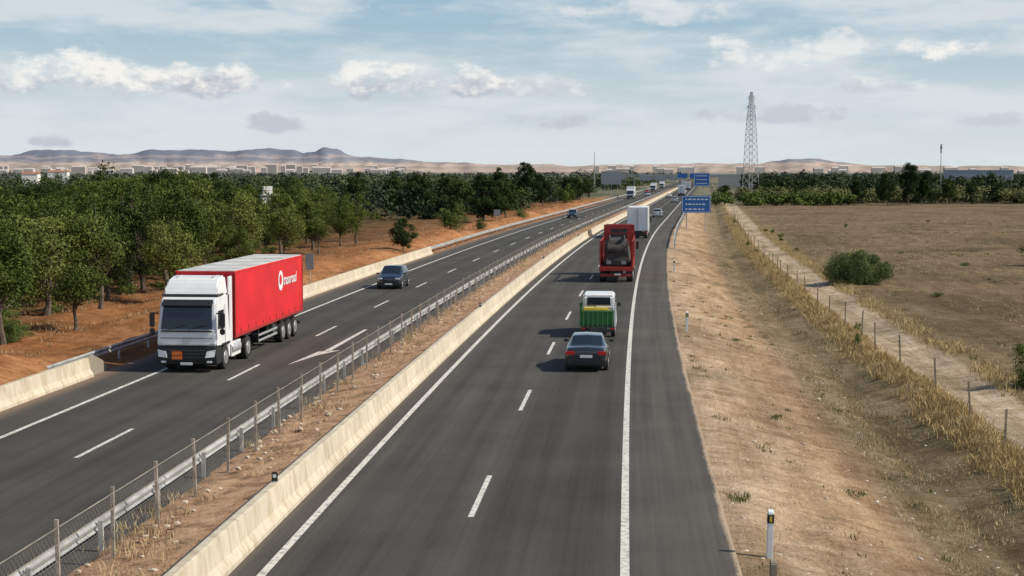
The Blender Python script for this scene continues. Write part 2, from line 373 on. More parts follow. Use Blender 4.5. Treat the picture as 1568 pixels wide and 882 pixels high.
# markings
def line_(name, o, w, a, b_): extrude(name, [(o-w/2,.004),(o+w/2,.004)], a, b_, 4, M['line'], far_step=40)
line_('edge_line_marking', 0, .19, -40, 1500); line_('edge_line_marking', -7.35, .18, -40, 1500)
line_('edge_line_marking', -19.25, .18, -40, 1500); line_('edge_line_marking', -12.15, .15, -40, 1500)
def dashes(name, o, start, per, ln):
    V = []; F = []; Y = start-3*per
    while Y < 900:
        k = len(V); seg = [Y, Y+ln/2, Y+ln]
        for y in seg: V += [(C(y)+o-.07, y, .004), (C(y)+o+.07, y, .004)]
        F += [(k, k+1, k+3, k+2), (k+2, k+3, k+5, k+4)]; Y += per
    mk(name, V, F, M['line'])
dashes('lane_line_marking', -3.65, 35.8, 16.4, 5); dashes('lane_line_marking', -15.72, 43.4, 16.5, 5)
def P(o, Y, z=.004): return (C(Y)+o, Y, z)
mk('arrow_marking', [P(-13.72,79.6),P(-13.9,79.6),P(-13.98,69.8),P(-13.7,69.6), P(-13.3,70.2),P(-14.2,69.6),P(-14.5,64.7),P(-13.95,68.2)], [(0,1,2,3),(4,5,6,7)], M['line'])

# concrete barriers
NJ = [(-8.02,-.02),(-8.02,.1),(-8.14,.3),(-8.2,.78),(-8.24,.8),(-8.4,.8),(-8.44,.78),(-8.5,.3),(-8.56,-.02)]
extrude('concrete_barrier', NJ, -20, 196, 2, M['barrier'], closed=True)
extrude('concrete_barrier', NJ, 203, 900, 2, M['barrier'], closed=True, far_step=20)
extrude('barrier_dark_edge', [(-8.62,.36),(-8.62,.66),(-8.46,.66),(-8.46,.36)], -20, 196, 1.5, M['chassis'], closed=True)  # dark strip along the back of the median barrier
NL = [(-21.95,-.1),(-21.85,.35),(-21.8,.74),(-21.77,.76),(-21.6,.76),(-21.57,.74),(-21.5,.3),(-21.38,.1),(-21.38,-.02)]
extrude('concrete_barrier', NL, -20, 61, 2, M['barrier'], closed=True)
extrude('concrete_barrier', NL, 79, 155, 2, M['barrier'], closed=True)
# guardrails
W = [(0,.0),(.05,.04),(.05,.09),(0,.14),(0,.17),(.05,.22),(.05,.27),(0,.31)]
def guardrail(name, o, Y0, Y1, side=1, z=.42, sp=4.):
    e = empty(name, (0, 0, 0))
    extrude('beam', [(o+side*a, z+b_) for a, b_ in W], Y0, Y1, 2, M['steel'], parent=e, far_step=12)
    V = []; F = []; Y = Y0+.5
    while Y < Y1:
        x = C(Y)+o-side*.09; k = len(V)
        for zz in (-.2, z+.26):
            V += [(x-.05, Y-.05, zz), (x+.05, Y-.05, zz), (x+.05, Y+.05, zz), (x-.05, Y+.05, zz)]
        F += [(k,k+1,k+5,k+4),(k+1,k+2,k+6,k+5),(k+2,k+3,k+7,k+6),(k+3,k,k+4,k+7),(k+4,k+5,k+6,k+7)]; Y += sp
    mk('posts', V, F, M['steel'], parent=e)
guardrail('guardrail', -11.35, -20, 800, -1)
guardrail('guardrail', -22.3, 58.5, 80, 1)
guardrail('guardrail', -21.7, 155, 800, 1)
guardrail('guardrail', 2.95, 168, 520, -1)
e = place('barrier_terminal', -21.7, 61.6)
prism('sloped_end', [(-.6,-.05),(-.6,.76),(.2,.74),(1.1,.45),(1.9,-.05)], .28, M['barrier'], e, .03)

def fence():
    e = empty('chain_link_fence', (0, 0, 0)); o = -10.6
    V = []; F = []; Y = 13.; H = 1.62
    while Y < 330:
        x = C(Y)+o; k = len(V); r = .035; lean = rnd.uniform(-.05, .05); ly = rnd.uniform(-.06, .06); hh = H+rnd.uniform(-.04, .04)
        for zz, dx, dy in ((.05, 0, 0), (hh, lean, ly)):
            V += [(x-r+dx, Y-r+dy, zz), (x+r+dx, Y-r+dy, zz), (x+r+dx, Y+r+dy, zz), (x-r+dx, Y+r+dy, zz)]
        F += [(k,k+1,k+5,k+4),(k+1,k+2,k+6,k+5),(k+2,k+3,k+7,k+6),(k+3,k,k+4,k+7),(k+4,k+5,k+6,k+7)]; Y += 3.05
    mk('posts', V, F, M['post'], parent=e)
    V = []; F = []
    def rib(Ya, za, Yb, zb, t):
        k = len(V); xa = C(Ya)+o+.05; xb = C(Yb)+o+.05
        V.extend([(xa, Ya, za-t), (xb, Yb, zb-t), (xb, Yb, zb+t), (xa, Ya, za+t)]); F.append((k, k+1, k+2, k+3))
    Y = 13.
    while Y < 330:
        for zz, t in ((.22, .005), (.9, .004), (H-.08, .013), (H-.4, .011)): rib(Y, zz, Y+3.05, zz, t)
        Y += 3.05
    Y = 13.
    while Y < 170:
        rib(Y, .22, Y+1.3, 1.5, .003); rib(Y, 1.5, Y+1.3, .22, .003); Y += .17
    mk('mesh_wires', V, F, M['wire'], parent=e)
fence()
e = empty('wire_fence', (0, 0, 0)); V = []; F = []; Yp = []
Y = 44.
while Y < 330:
    x = C(Y)+12.7+rnd.uniform(-.15, .15); z0 = gz(12.7, Y); h = rnd.uniform(1.3, 1.65); k = len(V); r = .03; lx = rnd.uniform(-.12, .12)
    for zz, dx in ((z0-.2, 0), (z0+h, lx)):
        V += [(x-r+dx, Y-r, zz), (x+r+dx, Y-r, zz), (x+r+dx, Y+r, zz), (x-r+dx, Y+r, zz)]
    F += [(k,k+1,k+5,k+4),(k+1,k+2,k+6,k+5),(k+2,k+3,k+7,k+6),(k+3,k,k+4,k+7),(k+4,k+5,k+6,k+7)]
    Yp.append((x+lx*.8, Y, z0+h)); Y += rnd.uniform(5.5, 9)
mk('stakes', V, F, M['wood'], parent=e)
V = []; F = []
for a, b_ in zip(Yp[:-1], Yp[1:]):
    for dz in (.1, .5, .9):
        k = len(V); V += [(a[0], a[1], a[2]-dz), (b_[0], b_[1], b_[2]-dz), (b_[0], b_[1], b_[2]-dz+.008), (a[0], a[1], a[2]-dz+.008)]; F.append((k,k+1,k+2,k+3))
mk('wires', V, F, M['wire'], parent=e)

# ------------------------------------------------------------------ small street furniture
def delineator(o, Y):
    e = place('delineator_post', o, Y, z=gz(o, Y)); e.rotation_euler[1] = rnd.uniform(-.03, .05)
    prism('body', [(-.06,-.1),(-.06,1.0),(.06,1.06),(.06,-.1)], .13, M['sign_white'], e, .015)
    box('black_band', (0, 0, .86), (.14, .135, .2), M['black'], e, .01)
    box('reflector', (0, -.075, .86), (.05, .012, .12), M['yellow'], e, .003)
delineator(3.1, 32.4); delineator(2.9, 79.6); delineator(2.9, 128)
e = place('marker_post', 3.0, 30.5, z=gz(3.25, 30.5)); prism('stub', [(-.08,-.1),(-.08,.38),(0,.45),(.08,.38),(.08,-.1)], .14, M['barrier'], e, .02)
for Y in (36, 84, 132, 180):
    e = place('barrier_reflector', -8.32, Y, z=.8); box('plate', (0, 0, .12), (.14, .05, .24), M['black'], e); box('lens', (0, -.03, .15), (.08, .015, .08), M['sign_white'], e, .003); box('foot', (0, 0, .012), (.1, .1, .02), M['steel'], e, .004)
def signboard(name, o, Y, w, h, zb, mat, posts=2, white=True, rows=0, thick=.06):
    z0 = gz(o, Y); e = place(name, o, Y, z=0)
    box('board', (0, 0, zb+h/2), (w, thick, h), mat, e, .02)
    for i in range(posts):
        x = 0 if posts == 1 else (-.32*w + .64*w*i/(posts-1)); cyl('post_%d' % i, (x, .1, (zb+h+z0)/2), .07 if w > 1 else .035, zb+h-z0, M['steel'], e, 'Z', 10)
    if white:
        t = thick/2+.008; b_ = .05*h/2
        box('border_top', (0, -t, zb+h-b_*2), (w*.96, .012, b_), M['sign_white'], e, .002); box('border_bottom', (0, -t, zb+b_*2), (w*.96, .012, b_), M['sign_white'], e, .002)
        box('border_left', (-w*.47, -t, zb+h/2), (b_, .012, h*.86), M['sign_white'], e, .002); box('border_right', (w*.47, -t, zb+h/2), (b_, .012, h*.86), M['sign_white'], e, .002)
        for r_ in range(rows):
            zz = zb+h*(1-(r_+.75)/(rows+.5)); x = -w*.36
            while x < w*.3:
                L_ = rnd.uniform(.05, .13)*w; box('legend', (x+L_/2, -t, zz), (L_, .012, h*.07), M['sign_white'], e, .002); x += L_+w*.04
    return e
signboard('motorway_direction_sign', 5.6, 232, 4.4, 2.6, 2.2, M['blue_sign'], rows=3)
signboard('motorway_direction_sign', 5.5, 600, 6.0, 5.2, 3.2, M['blue_sign'], rows=3)
signboard('sign_back', -23, 108, .6, 1.15, 1.35, M['grey_sign'], 1, False)
signboard('large_sign_back', -24, 505, 6.6, 4.3, 4.6, M['grey_sign'], 3, False)
signboard('sign_back', -25, 236, 1.0, 1.0, 1.6, M['grey_sign'], 1, False)
e = place('sign_gantry', -14.5, 690)
for x in (-10.5, 10.5): box('leg', (x, 0, 3.2), (.5, .5, 6.4), M['steel'], e)
box('beam', (0, 0, 5.9), (21, .5, .7), M['steel'], e)
for x, w in ((-5.5, 5), (1.2, 5), (7, 3.6)): box('panel', (x, -.4, 6.1), (w, .15, 2.2), M['grey_sign'], e)
e = place('sign_gantry', 0, 830)
for x in (-9.5, 5.5): box('leg', (x, 0, 3.5), (.5, .5, 7), M['steel'], e)
box('beam', (-2, 0, 6.7), (15.5, .5, .6), M['steel'], e)
for x, w in ((-5.5, 5), (1.2, 5.4)): box('panel', (x, -.4, 6.9), (w, .15, 2.8), M['blue_sign'], e)
# far overpass
e = place('overpass_bridge', -10, 1000)
box('deck', (0, 0, 6.4), (78, 9, 1.1), M['plaster2'], e, .1); box('parapet', (0, -4.6, 7.3), (78, .25, .9), M['steel'], e, .03)
for x in (-13, 0, 13): box('pier', (x, 0, 2.9), (1, 6, 5.8), M['plaster2'], e, .1)
for s in (-1, 1): prism('abutment', [(-5,-1),(5,-1),(5,5.8),(-5,5.8)], 14, M['plaster2'], e, .1, x0=s*32)

# ------------------------------------------------------------------ tubes / lattice
def tube(V, F, pts, rad, n=6):
    k = len(V)
    for i, p in enumerate(pts):
        p = Vector(p); d = (Vector(pts[min(i+1, len(pts)-1)])-Vector(pts[max(i-1, 0)])).normalized()
        a = d.orthogonal().normalized(); b_ = d.cross(a)
        for j in range(n):
            t = 2*math.pi*j/n; V.append(tuple(p+(a*math.cos(t)+b_*math.sin(t))*rad[i]))
    for i in range(len(pts)-1):
        for j in range(n): F.append((k+i*n+j, k+i*n+(j+1) % n, k+(i+1)*n+(j+1) % n, k+(i+1)*n+j))
def pylon(X, Y, H, wb, wt):
    V = []; F = []; t = .08
    lv = [0]; z = 0
    while z < H*.97: z += max(1.3, 4.2*(1-z/H*.75)); lv.append(min(z, H))
    def hw(z): return np.interp(z, [0, H*.55, H*.75, H], [wb/2, wt/2*1.35, wt/2, .3])
    crn = [(-1,-1),(1,-1),(1,1),(-1,1)]
    for i in range(len(lv)-1):
        a, b_ = hw(lv[i]), hw(lv[i+1])
        for j in range(4):
            c0, c1 = crn[j], crn[(j+1) % 4]
            tube(V, F, [(c0[0]*a, c0[1]*a, lv[i]), (c0[0]*b_, c0[1]*b_, lv[i+1])], [t*1.5]*2, 4)
            tube(V, F, [(c0[0]*a, c0[1]*a, lv[i]), (c1[0]*b_, c1[1]*b_, lv[i+1])], [t*.8]*2, 4)
            tube(V, F, [(c1[0]*a, c1[1]*a, lv[i]), (c0[0]*b_, c0[1]*b_, lv[i+1])], [t*.8]*2, 4)
            tube(V, F, [(c0[0]*b_, c0[1]*b_, lv[i+1]), (c1[0]*b_, c1[1]*b_, lv[i+1])], [t*.8]*2, 4)
    for zz, L_ in ((H*.93, 1.9), (H*.84, 2.5), (H*.75, 2.2)):
        for s in (-1, 1):
            w = hw(zz)
            for q in (-w, w): tube(V, F, [(s*w, q, zz), (s*L_, 0, zz+.3)], [t, t*.7], 4); tube(V, F, [(s*w, q, zz+1.0), (s*L_, 0, zz+.3)], [t, t*.7], 4)
            tube(V, F, [(s*L_, 0, zz+.3), (s*L_, 0, zz-.9)], [.1, .1], 4)
    ob = mk('electricity_pylon', V, F, M['lattice']); ob.location = (X, Y, -1); ob.rotation_euler = (0, 0, .45)
pylon(107, 690, 46, 5.4, 2.7)
def mast(name, X, Y, H, head):
    V = []; F = []; tube(V, F, [(0,0,0),(0,0,H)], [.26,.11], 8)
    if head:
        tube(V, F, [(-.6,0,H-.3),(.6,0,H-.3)], [.16,.16], 6); tube(V, F, [(0,-.6,H-1.6),(0,.6,H-1.6)], [.4,.4], 6); tube(V, F, [(0,0,H-4),(0,0,H-.2)], [.35,.35], 6)
    mk(name, V, F, M['lattice']).location = (X, Y, -1)
mast('lighting_mast', 37.5, 700, 19, False); mast('telecom_mast', 195, 700, 22.5, True)

# ------------------------------------------------------------------ vegetation
def leaves(cent, rad, n_per, size, seed, shell=.45, up=.25, asp=.5, rn=.55):
    g = np.random.default_rng(seed); cent = np.asarray(cent, float); rad = np.asarray(rad, float)
    if rad.ndim == 1: rad = np.repeat(rad[:, None], 3, 1)
    Cn = np.repeat(cent, n_per, 0); Rn = np.repeat(rad, n_per, 0); N_ = len(Cn)
    d = g.normal(size=(N_, 3)); d /= np.linalg.norm(d, axis=1)[:, None]
    r = g.random(N_)**shell*np.where(g.random(N_) < .14, g.uniform(1, 1.45, N_), 1)
    P_ = Cn + d*Rn*r[:, None]
    nrm = d*.9+g.normal(size=(N_, 3))*rn; nrm[:, 2] += up; nrm /= np.linalg.norm(nrm, axis=1)[:, None]
    t = np.cross(nrm, g.normal(size=(N_, 3))); t /= np.linalg.norm(t, axis=1)[:, None]
    b_ = np.cross(nrm, t); s = size*g.uniform(.55, 1.4, N_)[:, None]
    v = np.stack([P_-t*s*.5, P_-b_*s*asp*.5, P_+t*s*.5+nrm*s*.12, P_+b_*s*asp*.5], 1).reshape(-1, 3)
    f = np.arange(N_*4).reshape(-1, 4)
    return v, f
def tree_mesh(name, seed, H, Wd, leafm, nclump=34, lp=230, size=.2, trunk=.32, cz=.62, ch=.38, cr=(.15,.25), asp=.5, cone=.25, up=.25, lop=.0):
    q = random.Random(seed); V = []; F = []
    lean = Vector((q.uniform(-.08, .08)*H, q.uniform(-.08, .08)*H, 0)); top = lean+Vector((0, 0, H*.72)); r0 = .02*H+.03
    pts = [Vector((0, 0, -.3)), lean*.25+Vector((q.uniform(-.1, .1), q.uniform(-.1, .1), H*trunk*.5)), lean*.6+Vector((q.uniform(-.15, .15), 0, H*trunk)), top]
    tube(V, F, pts, [r0*1.15, r0*.9, r0*.7, r0*.2], 7)
    fork = lean*.5+Vector((0, 0, H*trunk)); cs = []; rs = []
    # a few leading limbs carry sub-crowns, giving an irregular outline
    subs = [(Vector((math.cos(a_), math.sin(a_), 0))*Wd*.2*lop*q.uniform(.5, 1.4), q.uniform(.8, 1.05), q.uniform(.55, .9)) for a_ in [q.uniform(0, 6.28) for _ in range(4)]] if lop else [(Vector((0, 0, 0)), 1, 1)]
    for i in range(nclump):
        off, hs, ws = subs[i % len(subs)]
        th = q.uniform(0, 2*math.pi); u = q.uniform(-1, 1); rr = q.random()**.4
        rad = math.sqrt(1-u*u); k = rr*(1 if u < -.3 else (1-cone*(u+.3)))*ws
        p = Vector((math.cos(th)*rad*k*Wd/2*.82, math.sin(th)*rad*k*Wd/2*.82, H*cz*(.5+.5*hs)+u*rr*H*ch*.85*hs))+lean*.8+off
        c_ = q.uniform(*cr)*Wd*(1-.3*max(0, u)); cs.append(tuple(p)); rs.append((c_, c_, c_*q.uniform(.6, .95)))
        if i % 2 == 0:
            mid = fork.lerp(p, .5)+Vector((0, 0, -.05*H)); a = q.random()
            st = fork.lerp(top, a*.6); tube(V, F, [st, mid.lerp(st, .3), p], [r0*.42, r0*.3, r0*.08], 5)
    v, f = leaves(cs, rs, lp, size, seed, asp=asp, up=up)
    k = len(V); nt = len(F)
    me = bpy.data.meshes.new(name)
    me.from_pydata(V+v.tolist(), [], F+(f+k).tolist())
    me.materials.append(M['bark']); me.materials.append(leafm)
    me.polygons.foreach_set('material_index', [0]*nt+[1]*len(f)); me.update()
    return me
pr = random.Random(99)
pines = [tree_mesh('pine_mesh', 20+i, 8., pr.uniform(4.4, 6.8), M[('pine', 'pine2', 'pine', 'pine3')[i % 4]], nclump=pr.randint(42, 58), lp=165, size=.2, trunk=.16, cz=.53, ch=.48, cr=(.09,.19), asp=.4, cone=pr.uniform(.2, .75), lop=pr.uniform(.6, 1.3)) for i in range(12)]
smallp = [tree_mesh('small_pine_mesh', 60+i, 5., pr.uniform(4.4, 5.8), M['pine2'] if i % 2 else M['pine'], nclump=44, lp=170, size=.16, trunk=.24, cz=.62, ch=.38, cr=(.09,.18), asp=.38, lop=.9) for i in range(6)]
darks = [tree_mesh('dark_tree_mesh', 80+i, 9., 8., M['darkleaf'], nclump=56, lp=150, size=.34, trunk=.12, cz=.52, ch=.5, cr=(.09,.18), lop=.7) for i in range(4)]
bushes = [tree_mesh('bush_mesh', 90+i, 3., 4.4, M['bushleaf'], nclump=36, lp=160, size=.16, trunk=.1, cz=.42, ch=.52, asp=.4, cr=(.1,.2), lop=.5) for i in range(3)]
roundb = tree_mesh('round_bush_mesh', 97, 2.8, 6.0, M['reed'], nclump=70, lp=190, size=.34, trunk=.05, cz=.42, ch=.52, asp=.14, cr=(.09,.16), cone=.1, up=-.5)
def put(name, me, X, Y, s=1., sz=None, z=None, sy=None):
    ob = bpy.data.objects.new(name, me); COL.objects.link(ob)
    o = X-C(Y); ob.location = (X, Y, gz(o, Y) if z is None else z); ob.rotation_euler = (rnd.uniform(-.04, .04), rnd.uniform(-.04, .04), rnd.uniform(0, 6.28)); ob.scale = (s, sy or s*rnd.uniform(.85, 1.15), sz or s)
    return ob
placed = []
def free(X, Y, d):
    for a, b_ in placed:
        if (a-X)**2+(b_-Y)**2 < d*d: return False
    placed.append((X, Y)); return True
for X, Y, s in ((-22.6,68,1.05),(-21.4,75,.85),(-24.5,73,1.2),(-27.5,79,1.25),(-22.9,85,1.15),(-20.4,93,.95),(-26,90,1.3),(-21.3,100,1.2),(-19.4,108,.85),(-21.2,117,1.15),(-18.9,127,.9),(-20.4,136,1.15),(-18.5,146,.85),(-19.9,153,1.15),(-18.2,163,.95),(-17.4,171,1.05)):
    placed.append((X, Y)); put('pine_tree', rnd.choice(smallp), X, Y, s, s*rnd.uniform(.9, 1.2))
cnt = 0
for t in range(9000):
    Y = rnd.uniform(72, 250); X = rnd.uniform(-100, -20)
    if X < -.36*Y-12: continue
    front = -22-(Y-70)*.012 if Y < 165 else -.105*Y-3
    if X > front-1.8: continue
    if not free(X, Y, rnd.uniform(2.9, 4.6)): continue
    k = X/Y; nv = noise.noise(Vector((X*.09, Y*.05, 3)))
    hgt = rnd.uniform(5.2, 7.6)+2.6*nv
    if k > -.2: hgt = min(hgt, 7.9)
    if abs(k+.157) < .011 and Y < 231: hgt = min(hgt, 8.1-46*Y/2350-.35)
    if abs(k+.225) < .035 and rnd.random() < .45: hgt = rnd.uniform(8.0, 9.3)
    if k < -.29: hgt = min(hgt, 7.4)
    hgt = min(hgt, 9.2)
    if Y < 90: hgt = min(hgt, 6.2)
    if hgt < 2.2: continue
    put('pine_tree', rnd.choice(pines), X, Y, hgt/8.*rnd.uniform(.95, 1.25), hgt/8.); cnt += 1
print('pines', cnt)
for t in range(70):
    Y = rnd.uniform(66, 230); X = rnd.uniform(-.34*Y, min(-.1*Y, -21.5)-1)
    if X-C(Y) > -26.5: continue
    put('shrub', rnd.choice(bushes), X, Y, rnd.uniform(.25, .6), rnd.uniform(.25, .55))
put('dark_shrub_tree', darks[0], -10.9, 153, .42, .44)
put('bush', bushes[0], -7.6, 190, 1.15, 1.15); put('bush', bushes[1], -4.2, 214, .6, .5); put('bush', bushes[1], 1.8, 262, .8, .6)
for X, Y, s, sz in ((-4.5,243,.95,.9),(-1.0,252,.8,.8),(-9,262,.95,.85),(-17,290,1.05,.95),(-24,300,1.0,.95),(-11,300,1.0,.95),(3.6,366,1.15,1.25),(7.5,372,.9,1.0),(-6,340,1.1,1.0),(-31,310,1,.95),(14,410,.9,.85),(19,440,.9,.85),(-2,385,1.1,1.05),(-14,330,.9,.9),(24,480,.9,.8)):
    put('broadleaf_tree', rnd.choice(darks), X, Y, s, sz)
put('broadleaf_tree', bushes[0], 13.5, 395, 1.6, 1.8)
for X, Y, s, sz in ((117,455,1.15,1.6),(110,450,1.0,1.25),(123,462,1.05,1.2),(134,470,.95,1.0),(142,474,.9,.85),(104,460,.8,.95),(150,480,.8,.7),(92,500,.8,.7),(84,520,.9,.75),(74,540,.9,.7),(158,500,.9,.8)):
    put('broadleaf_tree', rnd.choice(darks), X, Y, s, sz, z=-1.2)
put('dark_shrub_tree', bushes[1], 22.5, 66.0, .72, .78); put('bush', bushes[0], 52.8, 154, 1.05, 1.1)
put('round_bush', roundb, 28.7, 128, 1.08, 1.13, z=-1.25, sy=1.0)

def blades(name, pts, h, nb, spread, width, mat, seed, lean=.35):
    g = np.random.default_rng(seed); P_ = np.repeat(np.asarray(pts, float), nb, 0); N_ = len(P_)
    sc = np.repeat(g.uniform(.5, 1.35, len(pts)), nb)
    P_[:, :2] += g.normal(size=(N_, 2))*spread
    a = g.uniform(0, 2*np.pi, N_); hh = h*g.uniform(.5, 1.15, N_)*sc; w = width*g.uniform(.6, 1.3, N_)
    t = np.stack([np.cos(a), np.sin(a), a*0], 1)*w[:, None]/2; ld = g.normal(size=(N_, 2))*lean*hh[:, None]
    tip = P_+np.concatenate([ld, hh[:, None]], 1); mid = P_+np.concatenate([ld*.35, hh[:, None]*.55], 1)
    v = np.stack([P_-t, P_+t, mid+t*.8, tip, mid-t*.8], 1).reshape(-1, 3); f = np.arange(N_*5).reshape(-1, 5)
    return mk(name, v, f, mat)
def scat(nn, o0, o1, Y0, Y1, pw=1., dens=None):
    out = []
    while len(out) < nn:
        Y = Y0+(Y1-Y0)*rnd.random()**pw; o = rnd.uniform(o0, o1)
        if dens and not dens(o, Y): continue
        out.append((C(Y)+o, Y, gz(o, Y)-.02))
    return out
nn_ = lambda s, th: (lambda o, Y: noise.noise(Vector((o*s, Y*s*.6, 7)))+rnd.uniform(-.25, .25) > th)
blades('dry_grass', scat(5600, 11.2, 13.1, 38, 330, 1.4, nn_(.5, -.3)), .33, 12, .17, .03, M['gold'], 1)
blades('dry_grass', scat(2600, 7.6, 11.2, 30, 220, 1.4, nn_(.5, 0)), .14, 9, .14, .022, M['straw'], 2)
blades('dry_grass', scat(9000, 16.6, 75, 40, 330, 1.2, nn_(.12, 0)), .16, 6, .22, .04, M['straw'], 3)
blades('dry_grass', scat(1600, 16.0, 17.4, 40, 260, 1.2, nn_(.3, -.1)), .34, 10, .2, .03, M['gold'], 13)
blades('green_weeds', scat(420, 15.8, 70, 45, 300, 1.2, nn_(.1, .12)), .24, 14, .2, .04, M['weed'], 4)
blades('green_weeds', scat(200, 2.5, 9, 30, 160, 1.3, nn_(.4, .1)), .13, 18, .12, .025, M['weed'], 5)
blades('green_weeds', [(C(Y)+o+rnd.gauss(0, .16), Y+rnd.gauss(0, .22), gz(o, Y)) for o, Y in ((5.3,54.5),(6.4,42.5),(2.9,38),(9.5,40),(8.3,60),(5.5,80)) for i in range(8)], .15, 14, .09, .022, M['weed'], 15)
blades('dry_grass', scat(700, 2.5, 8.5, 30, 200, 1.3, nn_(.6, .05)), .09, 8, .1, .02, M['straw'], 6)
mp_ = []
for i in range(1300):
    Y = 26+rnd.random()**1.5*260; o = rnd.uniform(-11.2, -8.8)
    if noise.noise(Vector((o*.6, Y*.3, 1))) > -.1: mp_.append((C(Y)+o, Y, .2))
blades('dry_grass', mp_, .24, 10, .13, .022, M['straw'], 8)
blades('dry_grass', scat(1600, -34, -22.4, 45, 260, 1.2, nn_(.3, .05)), .2, 8, .18, .03, M['straw'], 9)
for i in range(16):
    Y = rnd.uniform(70, 300); o = rnd.choice((rnd.uniform(12, 13.4), rnd.uniform(16.4, 18), rnd.uniform(20, 70)))
    put('shrub', rnd.choice(bushes), C(Y)+o, Y, rnd.uniform(.14, .3), rnd.uniform(.14, .32))
def stones(name, pts, s0, s1, mat, seed):
    q = random.Random(seed); V = []; F = []
    for x, y, z in pts:
        bm = bmesh.new(); bmesh.ops.create_icosphere(bm, subdivisions=1, radius=1); k = len(V); s = q.uniform(s0, s1)
        for v in bm.verts: V.append((x+v.co.x*s*q.uniform(.7, 1.3), y+v.co.y*s*q.uniform(.7, 1.3), z+v.co.z*s*q.uniform(.4, .8)))
        for f in bm.faces: F.append(tuple(v.index+k for v in f.verts))
        bm.free()
    mk(name, V, F, mat)
M['stone'] = simple('pale_stone', (.5,.42,.33), .9, var=.25)
stones('stones', scat(520, 2.6, 9.5, 29, 120, 1.2), .02, .08, M['stone'], 1)
stones('stones', [(C(y)+o, y, .3) for o, y in [(rnd.uniform(-10.9, -8.8), rnd.uniform(26, 120)) for i in range(260)]], .03, .1, M['stone'], 2)
stones('litter', scat(18, 7, 11.5, 34, 70), .03, .07, M['sign_white'], 3)

# distant tree masses
def treeline(name, specs, mat, seed, lp=60, size=1.1):
    cs = []; rs = []; q = random.Random(seed)
    for X, Y, h, w in specs:
        for k in range(7):
            z = h*q.uniform(.2, .78); cs.append((X+q.uniform(-.4, .4)*w, Y+q.uniform(-.4, .4)*w, z-1)); r_ = w*q.uniform(.2, .36); rs.append((r_, r_, min(r_, h*.28)))
    v, f = leaves(cs, rs, lp, size, seed, asp=.7, up=.6, rn=.45); mk(name, v, f, mat)
def band(nn, kx0, kx1, Y0, Y1, h0, h1, w0, w1, clear=24, seed=3):
    q = random.Random(seed); out = []
    while len(out) < nn:
        Y = q.uniform(Y0, Y1); X = q.uniform(kx0, kx1)*Y
        if -32 < X-C(Y) < clear: continue
        out.append((X, Y, q.uniform(h0, h1)*(1.15 if q.random() < .12 else 1), q.uniform(w0, w1)))
    return out
treeline('distant_tree_line', band(260, -.42, .07, 260, 520, 4.6, 7.8, 5, 9, seed=4), M['farleaf'], 31, 60, .65)
treeline('distant_tree_line', band(90, -.42, .07, 260, 560, 5, 8.2, 4, 7, seed=14), M['darkleaf'], 41, 60, .6)
treeline('distant_tree_line', band(400, -.42, .1, 520, 1300, 5.5, 9.4, 7, 13, seed=5), M['farleaf'], 32, 40, 1.2)
treeline('distant_tree_line', band(300, .13, .42, 560, 1200, 6, 10.2, 7, 13, 30, seed=6), M['farleaf'], 33, 44, 1.2)
treeline('distant_tree_line', band(70, .13, .42, 540, 800, 6, 9.4, 6, 9, 30, seed=16), M['darkleaf'], 43, 50, .9)
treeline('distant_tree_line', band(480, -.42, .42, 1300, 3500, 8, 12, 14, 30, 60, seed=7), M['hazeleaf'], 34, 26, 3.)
treeline('field_hedge', [(C(Y)+o, Y, h, 6) for o, Y, h in [(rnd.uniform(18, 150), rnd.uniform(472, 520), rnd.uniform(2.8, 5.4)) for i in range(200)]], M['hedge'], 35, 70, .6)
treeline('field_hedge', [(x, y, h, 5) for x, y, h in [(rnd.uniform(60, 100), rnd.uniform(440, 470), rnd.uniform(2.2, 4.2)) for i in range(40)]], M['bushleaf'], 36, 60, .6)

# ------------------------------------------------------------------ buildings
def house(name, X, Y, w, d, h, roofh, wallm, rz=0, z=0, flat=False):
    e = empty(name, (X, Y, z), rz)
    box('walls', (0, 0, h/2), (w, d, h), wallm, e, .03)
    if flat: box('parapet', (0, 0, h+.15), (w+.2, d+.2, .3), wallm, e, .03)
    else: prism('roof', [(-d/2-.3, h), (0, h+roofh), (d/2+.3, h)], w+.6, M['tile'], e, .02)
    nwin = max(2, int(w/2.6)); fl = max(1, int(h/3))
    for k in range(fl):
        for i in range(nwin):
            x = -w/2+w*(i+.5)/nwin; box('window', (x, -d/2-.01, 1.6+k*3), (.6, .06, .8), M['glass'], e, .01); box('sill', (x, -d/2-.06, 1.14+k*3), (.8, .14, .08), M['stone'], e, .01)
    box('door', (w*.1, -d/2-.02, 1.05), (.95, .07, 2.1), M['wood'], e, .01)
    return e
e = house('white_house', -36.4, 232, 2.8, 4, 4.7, .4, M['plaster'], .25, flat=True); box('stair_tower', (-.4, 1, 3.1), (1.3, 2, 6.2), M['plaster'], e); box('chimney', (-.95, 0, 5.4), (.3, .35, .8), M['plaster'], e)
house('white_house', -250, 800, 8, 8, 8.0, 1., M['plaster'], .1)
house('white_house', -330, 1120, 14, 9, 9.4, 1.2, M['plaster'], .1)
house('warehouse', 200, 660, 26, 16, 10.4, 1, M['wall_grey'], -.1, -1, True)
house('warehouse', 248, 700, 20, 16, 11.2, 1, M['plaster2'], -.1, -1, True)
